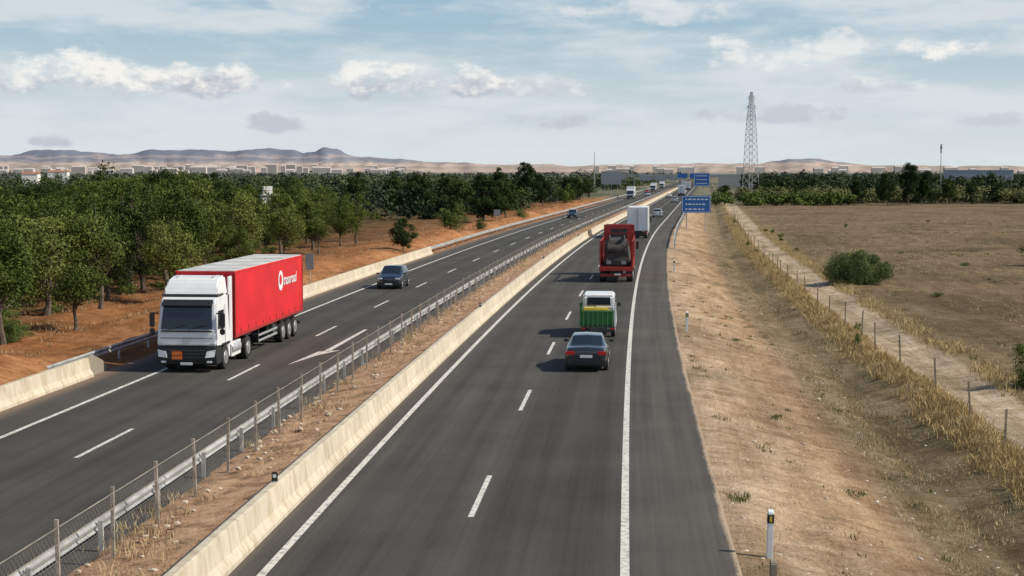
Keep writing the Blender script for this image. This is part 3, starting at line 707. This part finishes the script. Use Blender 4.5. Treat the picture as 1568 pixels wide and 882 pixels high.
# far town below the hills, one merged object
V = []; F = []; q = random.Random(77)
for i in range(150):
    Y = q.uniform(3600, 5200); X = q.uniform(-.40, -.07)*Y if i < 115 else q.uniform(.05, .4)*Y
    w_, d_, h_ = q.uniform(10, 40), q.uniform(10, 20), q.uniform(14, 27)*Y/4000*(1.15 if q.random() < .1 else 1); k = len(V)
    for z in (-2, h_):
        V += [(X-w_/2, Y-d_/2, z), (X+w_/2, Y-d_/2, z), (X+w_/2, Y+d_/2, z), (X-w_/2, Y+d_/2, z)]
    V += [(X-w_/2, Y, h_+3), (X+w_/2, Y, h_+3)]
    F += [(k,k+1,k+5,k+4),(k+1,k+2,k+6,k+5),(k+2,k+3,k+7,k+6),(k+3,k,k+4,k+7),(k+4,k+5,k+9,k+8),(k+6,k+7,k+8,k+9),(k+5,k+6,k+9),(k+7,k+4,k+8)]
mk('distant_town', V, F, M['town'])

# hills
def hills(name, prof, Yc, depth, seed, mat, nx=420, ny=34, rug=12):
    xs = [p[0] for p in prof]; zs = [p[1] for p in prof]; V = []; F = []
    for j in range(ny):
        t = j/(ny-1); Y = Yc-depth*1.3+t*depth*2
        for i in range(nx):
            x = xs[0]+(xs[-1]-xs[0])*i/(nx-1); hp = np.interp(x, xs, zs)
            d = (Y-Yc)/(depth*1.3 if Y < Yc else depth*.7); fall = max(0, 1-abs(d))
            fall = np.interp(fall, [0, .45, .72, .8, .9, 1], [0, .3, .55, .86, .97, 1])
            nz_ = noise.fractal(Vector((x*.0045, Y*.003, seed)), .8, 2.1, 6)
            gul = abs(noise.noise(Vector((x*.012, Y*.001, 8))))
            z = hp*fall*(1+.3*nz_*(1-fall)*2)+nz_*rug*fall-gul*22*(1 if .25 < fall < .9 else .15)-6
            V.append((x*Y/Yc, Y, z))
    for j in range(ny-1):
        for i in range(nx-1): k = j*nx+i; F.append((k, k+1, k+nx+1, k+nx))
    mk(name, V, F, mat, smooth=True)
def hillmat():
    m, nt, b = newmat('hazy_hills'); N, L = nt.nodes, nt.links  # blue-grey air haze is painted into the hill colours
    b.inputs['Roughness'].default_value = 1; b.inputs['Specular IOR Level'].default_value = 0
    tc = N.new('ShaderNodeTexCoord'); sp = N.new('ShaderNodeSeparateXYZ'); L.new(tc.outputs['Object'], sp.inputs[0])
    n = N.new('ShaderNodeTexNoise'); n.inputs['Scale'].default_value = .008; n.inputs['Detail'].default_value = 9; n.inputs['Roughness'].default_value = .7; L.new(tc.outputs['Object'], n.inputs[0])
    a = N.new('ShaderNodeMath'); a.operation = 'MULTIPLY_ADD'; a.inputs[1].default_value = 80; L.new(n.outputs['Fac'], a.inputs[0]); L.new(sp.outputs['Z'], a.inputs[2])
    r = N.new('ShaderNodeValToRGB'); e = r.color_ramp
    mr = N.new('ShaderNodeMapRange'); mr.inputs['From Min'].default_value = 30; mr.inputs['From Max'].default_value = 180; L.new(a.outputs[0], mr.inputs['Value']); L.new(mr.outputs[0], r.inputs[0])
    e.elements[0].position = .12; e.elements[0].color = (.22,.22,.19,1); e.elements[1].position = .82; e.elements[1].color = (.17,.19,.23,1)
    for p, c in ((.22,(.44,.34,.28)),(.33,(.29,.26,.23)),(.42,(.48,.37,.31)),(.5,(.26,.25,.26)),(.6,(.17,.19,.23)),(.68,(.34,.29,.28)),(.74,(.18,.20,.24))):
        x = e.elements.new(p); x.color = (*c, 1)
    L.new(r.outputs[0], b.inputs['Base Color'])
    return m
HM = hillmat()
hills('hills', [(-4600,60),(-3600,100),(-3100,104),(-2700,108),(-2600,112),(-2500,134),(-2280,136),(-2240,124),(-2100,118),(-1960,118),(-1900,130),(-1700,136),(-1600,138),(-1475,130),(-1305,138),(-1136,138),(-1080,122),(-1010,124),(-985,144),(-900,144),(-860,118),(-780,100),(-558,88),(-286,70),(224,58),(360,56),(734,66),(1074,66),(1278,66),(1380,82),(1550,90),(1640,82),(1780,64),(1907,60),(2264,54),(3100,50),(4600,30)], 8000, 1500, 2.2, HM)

# ------------------------------------------------------------------ vehicles
def loft_car(name, o, Y, onc, paint, st, cab, r=.31, axles=(-1.35, 1.4), wmax=.87, estate=False):
    e = place(name, o, Y, onc); V = []; F = []; MI = []
    for (y, zb, zt, w, zr, wr) in st:
        zm = zb+(zt-zb)*.55
        V += [(-w*.93, y, zb), (-w, y, zm), (-w*.965, y, zt), (-wr, y, zr), (0, y, zr+.035), (wr, y, zr), (w*.965, y, zt), (w, y, zm), (w*.93, y, zb)]
    i0, i1, i2, i3 = cab
    for i in range(len(st)-1):
        for j in range(9):
            k = (j+1) % 9; F.append((i*9+j, (i+1)*9+j, (i+1)*9+k, i*9+k)); mi = 0
            if j in (3, 4) and (i0 <= i < i1 or i2 <= i < i3): mi = 1
            if j in (2, 5) and i1 <= i < i3: mi = 1
            if j == 8: mi = 2
            MI.append(mi)
    F.append(tuple(range(9))); MI.append(0); F.append(tuple((len(st)-1)*9+j for j in range(9))[::-1]); MI.append(0)
    b_ = mk('body', V, F, [paint, M['glass'], M['chassis']], MI, parent=e)
    md = b_.modifiers.new('Bevel', 'BEVEL'); md.width = .05; md.segments = 3; md.limit_method = 'ANGLE'; md.angle_limit = R(18)
    for p in b_.data.polygons: p.use_smooth = True
    yr, yf = st[0][0], st[-1][0]
    ra, rb = st[i1], st[i2]
    for s in (-1, 1):
        ym = (ra[0]+rb[0])/2-.05
        panel('b_pillar', [(s*(ra[3]*.965+.004), ym-.05, ra[2]), (s*(ra[3]*.965+.004), ym+.05, ra[2]), (s*(ra[5]+.006), ym+.04, ra[4]), (s*(ra[5]+.006), ym-.04, ra[4])], .012, paint, e)
        for q, y in enumerate(axles):
            cyl('arch', (s*(wmax-.05), y, r+.03), r+.07, .12, M['chassis'], e, n=24)
            wheel('wheel', s*(wmax-.075), y, r, .19, e, s)
        box('mirror', (s*(wmax+.1), st[i3][0]-.15, st[i3][2]+.08), (.2, .12, .14), paint, e, .04)
        box('sill', (s*(wmax-.02), 0, .27), (.05, 2.0, .1), M['dark_plastic'], e, .02)
        box('tail_lamp', (s*(st[1][3]-.17), yr+.0, st[1][2]-.16), (.36, .14, .15), M['taillight'], e, .02)
        box('head_lamp', (s*(st[-2][3]-.2), yf-.06, st[-2][2]-.1), (.34, .16, .14), M['headlight'], e, .03)
        box('door_handle', (s*(wmax+.005), -.25, st[i1][2]-.12), (.02, .16, .03), M['alu'], e, .006)
    box('rear_bumper', (0, yr+.02, .42), (wmax*1.85, .22, .2), M['dark_plastic'] if not estate else paint, e, .05)
    box('front_bumper', (0, yf-.02, .36), (wmax*1.8, .22, .2), M['dark_plastic'], e, .05)
    box('rear_plate', (0, yr-.1, .66 if not estate else .6), (.5, .03, .11), M['plate'], e, .005)
    box('front_plate', (0, yf+.1, .38), (.5, .03, .11), M['plate'], e, .005)
    box('grille', (0, yf+.01, .58), (.8, .06, .12), M['black'], e, .01)
    return e
SEDAN = [(-2.25,.4,.80,.74,.84,.5),(-2.17,.25,.95,.82,.99,.62),(-1.55,.2,.98,.86,1.02,.62),(-.85,.2,.97,.87,1.36,.60),(-.3,.2,.95,.87,1.40,.61),(.35,.2,.93,.87,1.38,.60),(1.1,.2,.90,.86,.95,.62),(1.95,.22,.76,.82,.80,.6),(2.22,.3,.62,.72,.65,.5)]
HATCH = [(-2.0,.4,.85,.74,.9,.6),(-1.95,.28,.98,.82,1.02,.66),(-1.9,.24,1.02,.85,1.08,.68),(-1.6,.22,1.02,.87,1.5,.62),(-.3,.22,1.0,.87,1.56,.63),(.3,.22,.98,.87,1.54,.62),(1.15,.22,.96,.86,1.02,.64),(1.8,.24,.84,.82,.88,.6),(2.05,.3,.68,.74,.72,.5)]
loft_car('sedan_car', -1.72, 64.6, False, M['darkgrey'], SEDAN, (2,3,5,6))
loft_car('hatchback_car', -17.35, 109.5, True, M['navy'], HATCH, (2,3,5,6), estate=True)
loft_car('hatchback_car', -17.3, 282, True, M['navy'], HATCH, (2,3,5,6), estate=True)
loft_car('hatchback_car', -1.9, 288, False, M['silver'], HATCH, (2,3,5,6), estate=True)
loft_car('hatchback_car', -1.8, 440, False, M['silver'], HATCH, (2,3,5,6), estate=True)
loft_car('sedan_car', -5.4, 520, False, M['white_paint'], SEDAN, (2,3,5,6))
loft_car('sedan_car', -14, 560, True, M['silver'], SEDAN, (2,3,5,6))
loft_car('hatchback_car', -17.4, 640, True, M['redtruck'], HATCH, (2,3,5,6), estate=True)
loft_car('hatchback_car', -1.8, 640, False, M['white_paint'], HATCH, (2,3,5,6), estate=True)

def lorry():
    e = place('articulated_lorry', -18.0, 62.2, True)
    WP, DK = M['white_paint'], M['dark_plastic']
    prism('cab_body', [(-.12,1.05),(-.02,1.12),(-.03,1.62),(-.30,2.82),(-.48,3.05),(-2.15,3.1),(-2.2,1.0),(-2.0,1.0)], 2.48, WP, e, .07, wtop=2.3)
    prism('cab_lower', [(-.1,.3),(.02,.42),(.05,.95),(-.02,1.14),(-.8,1.14),(-.85,.75),(-.85,.3)], 2.46, DK, e, .06)
    box('step_panel', (0, -2.05, .8), (2.42, .4, .75), WP, e, .04)
    prism('roof_deflector', [(-.62,3.05),(-.8,3.35),(-1.05,3.68),(-1.25,3.78),(-2.1,3.86),(-2.15,3.05)], 2.3, WP, e, .07, wtop=2.12)
    box('deflector_step', (0, -1.0, 3.12), (2.34, .9, .1), M['chassis'], e, .02)
    for x in (-.75, .75): box('deflector_rib', (x, -1.7, 3.84), (.05, .8, .05), M['alu'], e, .01)
    for s in (-1, 1):
        box('side_fairing', (s*1.17, -2.4, 2.35), (.06, .55, 2.9), WP, e, .02)
        box('side_deflector_gap', (s*1.2, -2.12, 2.1), (.03, .05, 1.9), M['chassis'], e, .005)
    panel('windscreen', [(-1.06,-.005,1.78),(1.06,-.005,1.78),(1.0,-.262,2.74),(-1.0,-.262,2.74)], .025, M['glass'], e)
    prism('sun_visor', [(-.26,2.80),(-.08,2.70),(-.05,2.74),(-.34,2.98)], 2.1, DK, e, .015)
    box('wiper_panel', (0, .0, 1.70), (2.1, .06, .06), DK, e, .01)
    for x in (-.45, .4): box('wiper', (x, .035, 1.86), (.75, .02, .025), M['black'], e, .004, rot=(0, .25, 0))
    for z in (.92, .78, .64): box('grille_bar', (0, .055, z), (1.5, .05, .06), M['chassis'], e, .01)
    box('front_seam', (0, .0, 1.42), (2.2, .04, .02), M['chassis'], e, .004)
    box('front_emblem', (0, .01, 1.3), (.3, .04, .16), M['alu'], e, .03)
    box('grille_lip', (0, .02, 1.16), (1.9, .08, .05), M['alu'], e, .01)
    for s in (-1, 1):
        panel('head_lamp', [(s*.78,.08,.62),(s*1.16,.03,.66),(s*1.2,.0,.95),(s*.86,.07,.88)], .03, M['headlight'], e)
        box('fog_lamp', (s*.95, .05, .45), (.22, .06, .09), M['headlight'], e, .02)
        panel('side_window', [(s*1.225,-.33,1.78),(s*1.225,-1.28,1.72),(s*1.195,-1.28,2.5),(s*1.195,-.52,2.5)], .02, M['glass'], e)
        box('mirror', (s*1.46, -.12, 2.15), (.2, .16, .62), DK, e, .05)
        box('mirror_low', (s*1.46, -.12, 1.68), (.2, .16, .26), DK, e, .05)
        box('mirror_arm', (s*1.32, -.2, 2.42), (.26, .05, .05), DK, e, .01)
        box('door_line', (s*1.235, -1.38, 1.9), (.015, .02, 1.6), M['chassis'], e, .003)
        box('door_handle', (s*1.25, -1.22, 1.5), (.03, .18, .05), DK, e, .01)
        box('mudguard', (s*1.13, -1.42, 1.07), (.32, 1.2, .1), DK, e, .04)
        wheel('front_wheel', s*1.08, -1.42, .5, .32, e, s, True)
        wheel('drive_wheel', s*1.02, -5.0, .5, .5, e, s, True)
        box('drive_mudguard', (s*1.0, -5.0, 1.06), (.55, 1.15, .06), DK, e, .02)
        cyl('fuel_tank', (s*.95, -3.2, .72), .32, 1.35, M['alu'], e, 'Y', 20, .02)
        box('side_skirt', (s*1.17, -3.25, .68), (.05, 1.5, .62), WP, e, .02)
        box('landing_leg', (s*.8, -6.5, .65), (.12, .14, 1.0), M['alu'], e, .01); box('landing_foot', (s*.8, -6.5, .2), (.24, .26, .05), M['alu'], e, .01)
        for k, z in enumerate((.55, .8)): box('side_guard_%d' % k, (s*1.2, -8.9, z), (.03, 3.6, .1), M['alu'], e, .01)
        for y in (-7.2, -8.9, -10.6): box('guard_post', (s*1.17, y, .82), (.04, .06, .7), M['chassis'], e, .005)
        for y in (-11.7, -13.0, -14.3):
            wheel('trailer_wheel', s*1.08, y, .5, .38, e, s, True); box('trailer_mudguard', (s*1.06, y, 1.05), (.42, 1.1, .04), DK, e, .01)
        box('pallet_box', (s*1.0, -10.3, .75), (.35, .7, .45), M['chassis'], e, .02)
    box('number_plate', (0, .07, .38), (.5, .02, .11), M['plate'], e, .003)
    box('hazard_plate', (.38, .1, .72), (.42, .02, .32), M['orange'], e, .004)
    box('hazard_plate_rule', (.38, .112, .72), (.4, .01, .02), M['black'], e, .002)
    box('tractor_chassis', (0, -3.9, .75), (.9, 3.6, .28), M['chassis'], e)
    box('axle_front', (0, -1.42, .5), (1.9, .14, .14), M['chassis'], e); box('axle_drive', (0, -5, .5), (1.9, .2, .2), M['chassis'], e)
    box('fifth_wheel', (0, -4.9, 1.02), (1, .9, .12), M['chassis'], e)
    y0, y1 = -2.85, -16.1; L_ = y0-y1; ym = (y0+y1)/2
    box('trailer_body', (0, ym, 2.55), (2.52, L_, 2.82), M['red_paint'], e, .03)
    box('trailer_roof', (0, ym, 3.975), (2.44, L_-.1, .04), M['roofgrey'], e, .01)
    y = y0-1.2
    while y > y1+.5: box('roof_bow', (0, y, 4.0), (2.4, .04, .025), M['alu'], e, .004); y -= 2.7
    for s in (-1, 1):
        box('roof_rail', (s*1.265, ym, 3.93), (.03, L_, .1), M['red_paint'], e, .008); box('floor_rail', (s*1.27, ym, 1.2), (.035, L_, .14), M['redtruck'], e, .008)
        for y in (y0-.06, y1+.06): box('corner_post', (s*1.268, y, 2.55), (.035, .13, 2.66), M['redtruck'], e, .008)
        y = y0-1.0
        while y > y1+.4:
            box('curtain_buckle', (s*1.268, y, 1.38), (.02, .04, .2), M['chassis'], e, .004); y -= 1.3
    box('trailer_chassis', (0, -10.3, 1.0), (1.0, 11, .26), M['chassis'], e)
    for y in (-11.7, -13.0, -14.3): box('trailer_axle', (0, y, .5), (1.9, .16, .16), M['chassis'], e)
    box('underrun_bar', (0, -16.0, .55), (2.3, .12, .14), M['chassis'], e)
    cu = bpy.data.curves.new('t', 'FONT'); cu.body = 'trasuroad'; cu.size = .72; cu.shear = .2; cu.extrude = .004; cu.offset = .006
    to = bpy.data.objects.new('t', cu); COL.objects.link(to); bpy.context.view_layer.update()
    me = bpy.data.meshes.new_from_object(to.evaluated_get(bpy.context.evaluated_depsgraph_get())); bpy.data.objects.remove(to)
    me.materials.clear(); me.materials.append(M['sign_white'])
    tx = bpy.data.objects.new('lettering', me); COL.objects.link(tx); tx.parent = e
    tx.matrix_local = Matrix(((0,0,-1,-1.285),(-1,0,0,-11.75),(0,1,0,2.75),(0,0,0,1)))
    for nm, rad, x, mt, dy, dz in (('logo_disc', .48, -1.28, M['sign_white'], -11.25, 3.0), ('logo_inner', .25, -1.29, M['red_paint'], -11.2, 3.05)):
        bm = bmesh.new(); bmesh.ops.create_circle(bm, segments=28, radius=rad); bmesh.ops.contextual_create(bm, geom=bm.edges[:])
        rr = bm_obj(nm, bm, mt, e); rr.matrix_local = Matrix(((0,0,-1,x),(-1,0,0,dy),(0,1,0,dz),(0,0,0,1)))
lorry()

def box_truck(o, Y, onc, L_=8.5, name='box_truck'):
    e = place(name, o, Y, onc)
    box('cargo_box', (0, L_*.5, 2.45), (2.55, L_, 2.95), M['white_paint'], e, .05)
    box('door_seam', (0, -.006, 2.4), (.03, .02, 2.7), M['chassis'], e, .003)
    for x in (-.35, -.12, .12, .35): box('lock_rod', (x, -.025, 2.4), (.03, .03, 2.7), M['alu'], e, .005)
    box('rear_frame', (0, -.015, 1.05), (2.55, .05, .14), M['alu'], e, .01)
    for s in (-1, 1):
        box('frame_side', (s*1.24, -.015, 2.45), (.08, .05, 2.9), M['alu'], e, .01)
        box('tail_lamp', (s*1.0, -.03, .82), (.4, .06, .14), M['taillight'], e)
        for y in (1.5, 2.8, L_+.9): wheel('wheel', s*1.0, y, .48, .42, e, s, True)
        box('mirror', (s*1.4, L_+2.1, 2.1), (.2, .15, .6), M['dark_plastic'], e)
    box('underrun_bar', (0, .1, .55), (2.35, .12, .16), M['chassis'], e); box('mudflap', (0, .6, .55), (2.3, .04, .5), M['dark_plastic'], e)
    box('chassis', (0, L_*.55, .8), (1, L_, .3), M['chassis'], e)
    prism('cab', [(L_+.1,.4),(L_+2.2,.4),(L_+2.25,1.5),(L_+2.0,2.8),(L_+1.7,3.0),(L_+.1,3.0)], 2.45, M['white_paint'], e, .07)
    panel('windscreen', [(-1.05,L_+2.26,1.6),(1.05,L_+2.26,1.6),(1,L_+2.04,2.7),(-1,L_+2.04,2.7)], .03, M['glass'], e)
    box('grille', (0, L_+2.25, .8), (1.8, .06, .6), M['dark_plastic'], e)
box_truck(-1.75, 192, False); box_truck(-17.3, 506, True, 9)
box_truck(-1.8, 560, False, 9); box_truck(-17.3, 720, True, 9); box_truck(-1.8, 760, False, 9); box_truck(-5.4, 880, False, 9); box_truck(-17.3, 860, True, 9)

def flatbed():
    e = place('red_flatbed_lorry', -1.55, 114.2)
    RT = M['redtruck']; DK = M['dark_plastic']
    box('deck', (0, 4.2, 1.12), (2.5, 8.6, .16), RT, e, .02); box('chassis', (0, 5, .82), (.95, 9.5, .3), M['chassis'], e)
    box('rear_beam', (0, -.12, 1.0), (2.5, .1, .24), RT, e, .02); box('underrun_bar', (0, .0, .55), (2.35, .14, .2), RT, e, .02)
    for s in (-1, 1):
        box('tail_lamp', (s*.98, -.2, .95), (.42, .05, .14), M['taillight'], e)
        for y in (1.3, 2.6, 9.9): wheel('wheel', s*1.0, y, .48, .46, e, s, True)
        box('mudflap', (s*.98, .55, .55), (.5, .04, .55), DK, e)
        box('rear_stake', (s*1.2, .0, 2.15), (.1, .12, 1.95), RT, e, .02)
        box('side_board', (s*1.22, 4.2, 1.45), (.06, 8.3, .5), RT, e, .02)
        for y in (2.2, 4.4, 6.6): box('stake', (s*1.22, y, 2.1), (.09, .1, 1.8), RT, e, .02)
        box('top_rail', (s*1.2, 4.2, 3.05), (.08, 8.4, .1), RT, e, .02)
        box('mirror', (s*1.42, 10.8, 2.3), (.22, .16, .6), DK, e)
        box('headboard_post', (s*1.15, 8.5, 2.6), (.14, .14, 2.9), RT, e, .02)
    box('headboard', (0, 8.5, 3.2), (2.35, .1, 1.6), RT, e, .02)
    box('headboard_opening', (0, 8.43, 3.35), (1.3, .05, .9), M['chassis'], e, .02)
    for z in (3.75, 3.35, 2.95): box('headboard_rib', (0, 8.38, z), (2.2, .05, .06), RT, e, .01)
    prism('load_hull', [(.35,1.22),(.2,1.5),(.25,2.5),(.6,3.1),(2.6,3.3),(3.4,2.9),(5.6,2.6),(6.2,2.0),(6.3,1.22)], 2.05, M['load'], e, .2, wtop=1.5)
    prism('load_housing', [(.15,1.25),(.12,1.75),(.3,1.95),(1,1.95),(1,1.25)], 1.8, M['load'], e, .08)
    for x in (-.55, .55): box('housing_vent', (x, .1, 1.5), (.35, .05, .25), M['grey_sign'], e)
    cyl('load_drum', (0, .5, 2.45), .4, 1.4, M['load'], e, 'X', 20, .05)
    box('load_rail', (-.55, 1.4, 3.3), (.08, 2.2, .3), M['chassis'], e); box('load_rail', (.55, 1.4, 3.3), (.08, 2.2, .3), M['chassis'], e)
    for x in (-.8, .8): box('load_post', (x, .25, 2.3), (.08, .08, 1.7), M['chassis'], e)
    prism('cab', [(8.8,.45),(11.1,.45),(11.15,1.6),(10.9,3.0),(10.7,3.2),(8.8,3.25)], 2.45, RT, e, .07)
    prism('roof_deflector', [(8.9,3.25),(8.85,4.05),(9.2,4.08),(10.2,3.6),(10.6,3.25)], 2.25, RT, e, .06)
    panel('windscreen', [(-1.05,11.17,1.7),(1.05,11.17,1.7),(1,10.94,2.85),(-1,10.94,2.85)], .03, M['glass'], e)
    box('number_plate', (.1, -.19, .62), (.5, .03, .11), M['plate'], e)
flatbed()

def pickup():
    e = place('pickup_van', -1.6, 75.5)
    WP = M['white_paint']; G = M['green']
    prism('cab', [(2.35,.35),(4.55,.35),(4.75,.6),(4.7,.95),(4.2,1.25),(3.65,1.98),(3.35,2.08),(2.35,2.08)], 1.72, WP, e, .08, wtop=1.52)
    prism('rear_cab', [(1.3,.35),(2.5,.35),(2.5,2.12),(1.45,2.1),(1.3,1.95)], 1.72, WP, e, .08, wtop=1.54)
    panel('rear_window', [(-.6,1.31,1.5),(.6,1.31,1.5),(.57,1.31,1.92),(-.57,1.31,1.92)], .03, M['glass'], e)
    panel('windscreen', [(-.72,4.22,1.3),(.72,4.22,1.3),(.66,3.72,1.93),(-.66,3.72,1.93)], .03, M['glass'], e)
    box('bed_floor', (0, .7, .62), (1.66, 1.5, .12), M['chassis'], e); box('chassis', (0, 1.6, .42), (.8, 3.6, .2), M['chassis'], e)
    box('tailgate', (-.02, 0.0, .93), (1.6, .06, .8), G, e, .02)
    for i in range(7): box('tailgate_rib', (-.72+.24*i, -.045, .93), (.035, .04, .76), M['palegreen'], e, .01)
    box('tailgate_top', (0, -.04, 1.34), (1.64, .06, .05), M['palegreen'], e, .01)
    for s in (-1, 1):
        box('bed_side', (s*.83, .68, 1.0), (.06, 1.35, .75), G if s < 0 else WP, e, .02)
        box('corner_post', (s*.84, 0, 1.15), (.1, .09, 1.2), G if s < 0 else WP, e, .015)
        box('tail_lamp', (s*.72, -.03, .46), (.22, .06, .1), M['taillight'], e)
        for y in (.75, 3.75): wheel('wheel', s*.74, y, .31, .2, e, s)
        panel('side_window', [(s*.832,2.6,1.35),(s*.832,3.8,1.35),(s*.79,3.45,1.92),(s*.79,2.6,1.92)], .02, M['glass'], e)
        box('mirror', (s*.98, 3.75, 1.35), (.18, .1, .2), M['dark_plastic'], e, .03)
    box('load_crates', (-.12, .62, 1.34), (1.3, .9, .24), M['yellow'], e, .06)
    box('load_sheet', (.25, .85, 1.46), (.8, .6, .08), simple('sack', (.5,.46,.36)), e, .04)
    box('bumper', (0, -.1, .38), (1.62, .1, .12), M['dark_plastic'], e, .03); box('plate', (.1, -.17, .4), (.48, .02, .11), M['plate'], e, .003)
pickup()

# ------------------------------------------------------------------ world
EL, AZ = 41, 99
S = .11; k = 1/S
w = bpy.data.worlds.new('World'); scene.world = w; w.use_nodes = True
try: w.cycles.sampling_method = 'NONE'
except Exception as ex: print(ex)
nt = w.node_tree; N, L = nt.nodes, nt.links; bg = N['Background']; bg.inputs['Strength'].default_value = S
sky = N.new('ShaderNodeTexSky'); sky.sky_type = 'NISHITA'; sky.sun_disc = False; sky.sun_elevation = R(EL); sky.sun_rotation = R(AZ)
sky.air_density = 1.0; sky.dust_density = .8; sky.ozone_density = 1.5; sky.altitude = 50
tc = N.new('ShaderNodeTexCoord'); G_ = tc.outputs['Generated']; sp = N.new('ShaderNodeSeparateXYZ'); L.new(G_, sp.inputs[0])
def mth(op, a, b_=None, c=None, clamp=False):
    x = N.new('ShaderNodeMath'); x.operation = op; x.use_clamp = clamp
    for i, q in enumerate((a, b_, c)):
        if q is None: continue
        if isinstance(q, (int, float)): x.inputs[i].default_value = q
        else: L.new(q, x.inputs[i])
    return x.outputs[0]
def nzw(scale, det, rough, ms, off=(0,0,0)):
    mp = N.new('ShaderNodeMapping'); mp.inputs['Scale'].default_value = ms; mp.inputs['Location'].default_value = off; L.new(G_, mp.inputs[0])
    n_ = N.new('ShaderNodeTexNoise'); n_.inputs['Scale'].default_value = scale; n_.inputs['Detail'].default_value = det; n_.inputs['Roughness'].default_value = rough; L.new(mp.outputs[0], n_.inputs['Vector']); return n_.outputs['Fac']
def smooth(v, a, b_):
    x = N.new('ShaderNodeMapRange'); x.interpolation_type = 'SMOOTHSTEP'; x.inputs['From Min'].default_value = a; x.inputs['From Max'].default_value = b_; L.new(v, x.inputs['Value']); return x.outputs[0]
yy = mth('MAXIMUM', mth('ABSOLUTE', sp.outputs['Y']), .05)
u = mth('DIVIDE', sp.outputs['X'], yy); v = mth('DIVIDE', sp.outputs['Z'], yy)
n1 = nzw(11, 5, .6, (1, 1, 4.5)); n2 = nzw(36, 6, .62, (1, 1, 1.7), (3, 1, 2)); n3 = nzw(4.5, 3, .5, (1, 1, 8), (7, 2, 5)); n4 = nzw(80, 3, .6, (1, 1, 1.6), (1, 5, 2))
fade = smooth(sp.outputs['Z'], .5, .14)
thin = mth('MULTIPLY', smooth(mth('ADD', mth('MULTIPLY', n1, .6), mth('MULTIPLY', n3, .4)), .40, .60), fade)
haze = mth('MULTIPLY', smooth(sp.outputs['Z'], .09, -.01), .85)
clist = [(-.262,.062,.062,.021,1.),(-.195,.058,.040,.014,1.),(-.315,.056,.028,.012,.7),(-.085,.056,.035,.014,.95),(-.035,.058,.035,.013,.95),(.277,.080,.026,.010,1.),(.163,.077,.050,.015,.7),(.21,.083,.03,.012,.6),(-.149,.031,.022,.008,.75),(.024,.033,.034,.007,.65),(.17,.037,.05,.008,.6),(-.295,.021,.016,.006,.8),(.09,.102,.06,.012,.45),(.23,.056,.035,.007,.5),(-.20,.012,.04,.004,.4),(.0,.055,.07,.009,.4),(-.13,.108,.05,.006,.35),(.31,.033,.03,.006,.5)]
cum = None
warp = mth('MULTIPLY_ADD', mth('SUBTRACT', n2, .5), 5.5, mth('MULTIPLY', mth('SUBTRACT', n1, .5), 3.))
for (u0, v0, a, b_, st_) in clist:
    du = mth('DIVIDE', mth('SUBTRACT', u, u0), a); dv = mth('DIVIDE', mth('SUBTRACT', v, v0), b_)
    dvm = mth('MULTIPLY', dv, mth('MULTIPLY_ADD', mth('LESS_THAN', dv, 0.), .5, 1.))
    d2 = mth('MULTIPLY_ADD', du, du, mth('MULTIPLY', dvm, dvm))
    f = mth('SUBTRACT', mth('ADD', warp, .95), d2)
    f = mth('MULTIPLY', smooth(f, -.1, 1.1), st_)
    cum = f if cum is None else mth('MAXIMUM', cum, f)
cum = mth('MULTIPLY', cum, smooth(sp.outputs['Y'], 0., .2))
shade = smooth(mth('ADD', mth('MULTIPLY_ADD', n4, .5, mth('MULTIPLY', n2, .5)), mth('MULTIPLY', mth('SUBTRACT', v, .060), 11.)), .40, .60)
cc = N.new('ShaderNodeMix'); cc.data_type = 'RGBA'; L.new(shade, cc.inputs[0]); cc.inputs[6].default_value = (.50*k,.53*k,.60*k,1); cc.inputs[7].default_value = (.92*k,.90*k,.86*k,1)
m0 = N.new('ShaderNodeMix'); m0.data_type = 'RGBA'; L.new(haze, m0.inputs[0]); L.new(sky.outputs[0], m0.inputs[6]); m0.inputs[7].default_value = (.68*k,.75*k,.78*k,1)
mb = N.new('ShaderNodeMix'); mb.data_type = 'RGBA'; L.new(mth('MULTIPLY', fade, .75), mb.inputs[0]); L.new(m0.outputs[2], mb.inputs[6])
cb = N.new('ShaderNodeMix'); cb.data_type = 'RGBA'; L.new(smooth(sp.outputs['Z'], .0, .12), cb.inputs[0]); cb.inputs[6].default_value = (.68*k,.75*k,.78*k,1); cb.inputs[7].default_value = (.33*k,.50*k,.64*k,1)
L.new(cb.outputs[2], mb.inputs[7])
m1 = N.new('ShaderNodeMix'); m1.data_type = 'RGBA'; L.new(mth('MULTIPLY', thin, .8), m1.inputs[0]); L.new(mb.outputs[2], m1.inputs[6]); m1.inputs[7].default_value = (.71*k,.76*k,.79*k,1)
m2 = N.new('ShaderNodeMix'); m2.data_type = 'RGBA'; L.new(cum, m2.inputs[0]); L.new(m1.outputs[2], m2.inputs[6]); L.new(cc.outputs[2], m2.inputs[7])
L.new(m2.outputs[2], bg.inputs['Color'])

# sun
sd = bpy.data.lights.new('sun', 'SUN'); sd.energy = 4.9; sd.angle = R(.5); sd.color = (1, .92, .79)
so = bpy.data.objects.new('sun', sd); COL.objects.link(so)
tosun = Vector((math.cos(R(EL))*math.sin(R(AZ)), math.cos(R(EL))*math.cos(R(AZ)), math.sin(R(EL))))
so.rotation_euler = tosun.to_track_quat('Z', 'Y').to_euler(); so.location = (30, 0, 60)

# ------------------------------------------------------------------ camera
cam = bpy.data.cameras.new('camera'); co = bpy.data.objects.new('camera', cam); COL.objects.link(co)
cam.sensor_width = 36; cam.lens = 2350/1568*36; cam.clip_end = 30000; cam.clip_start = .5
co.location = (0, 0, 8.1); co.rotation_euler = (R(90)-math.atan(175/2350), 0, 0)
scene.camera = co
scene.view_settings.view_transform = 'Standard'; scene.view_settings.look = 'None'; scene.view_settings.exposure = 0
print('objects', len(scene.objects))
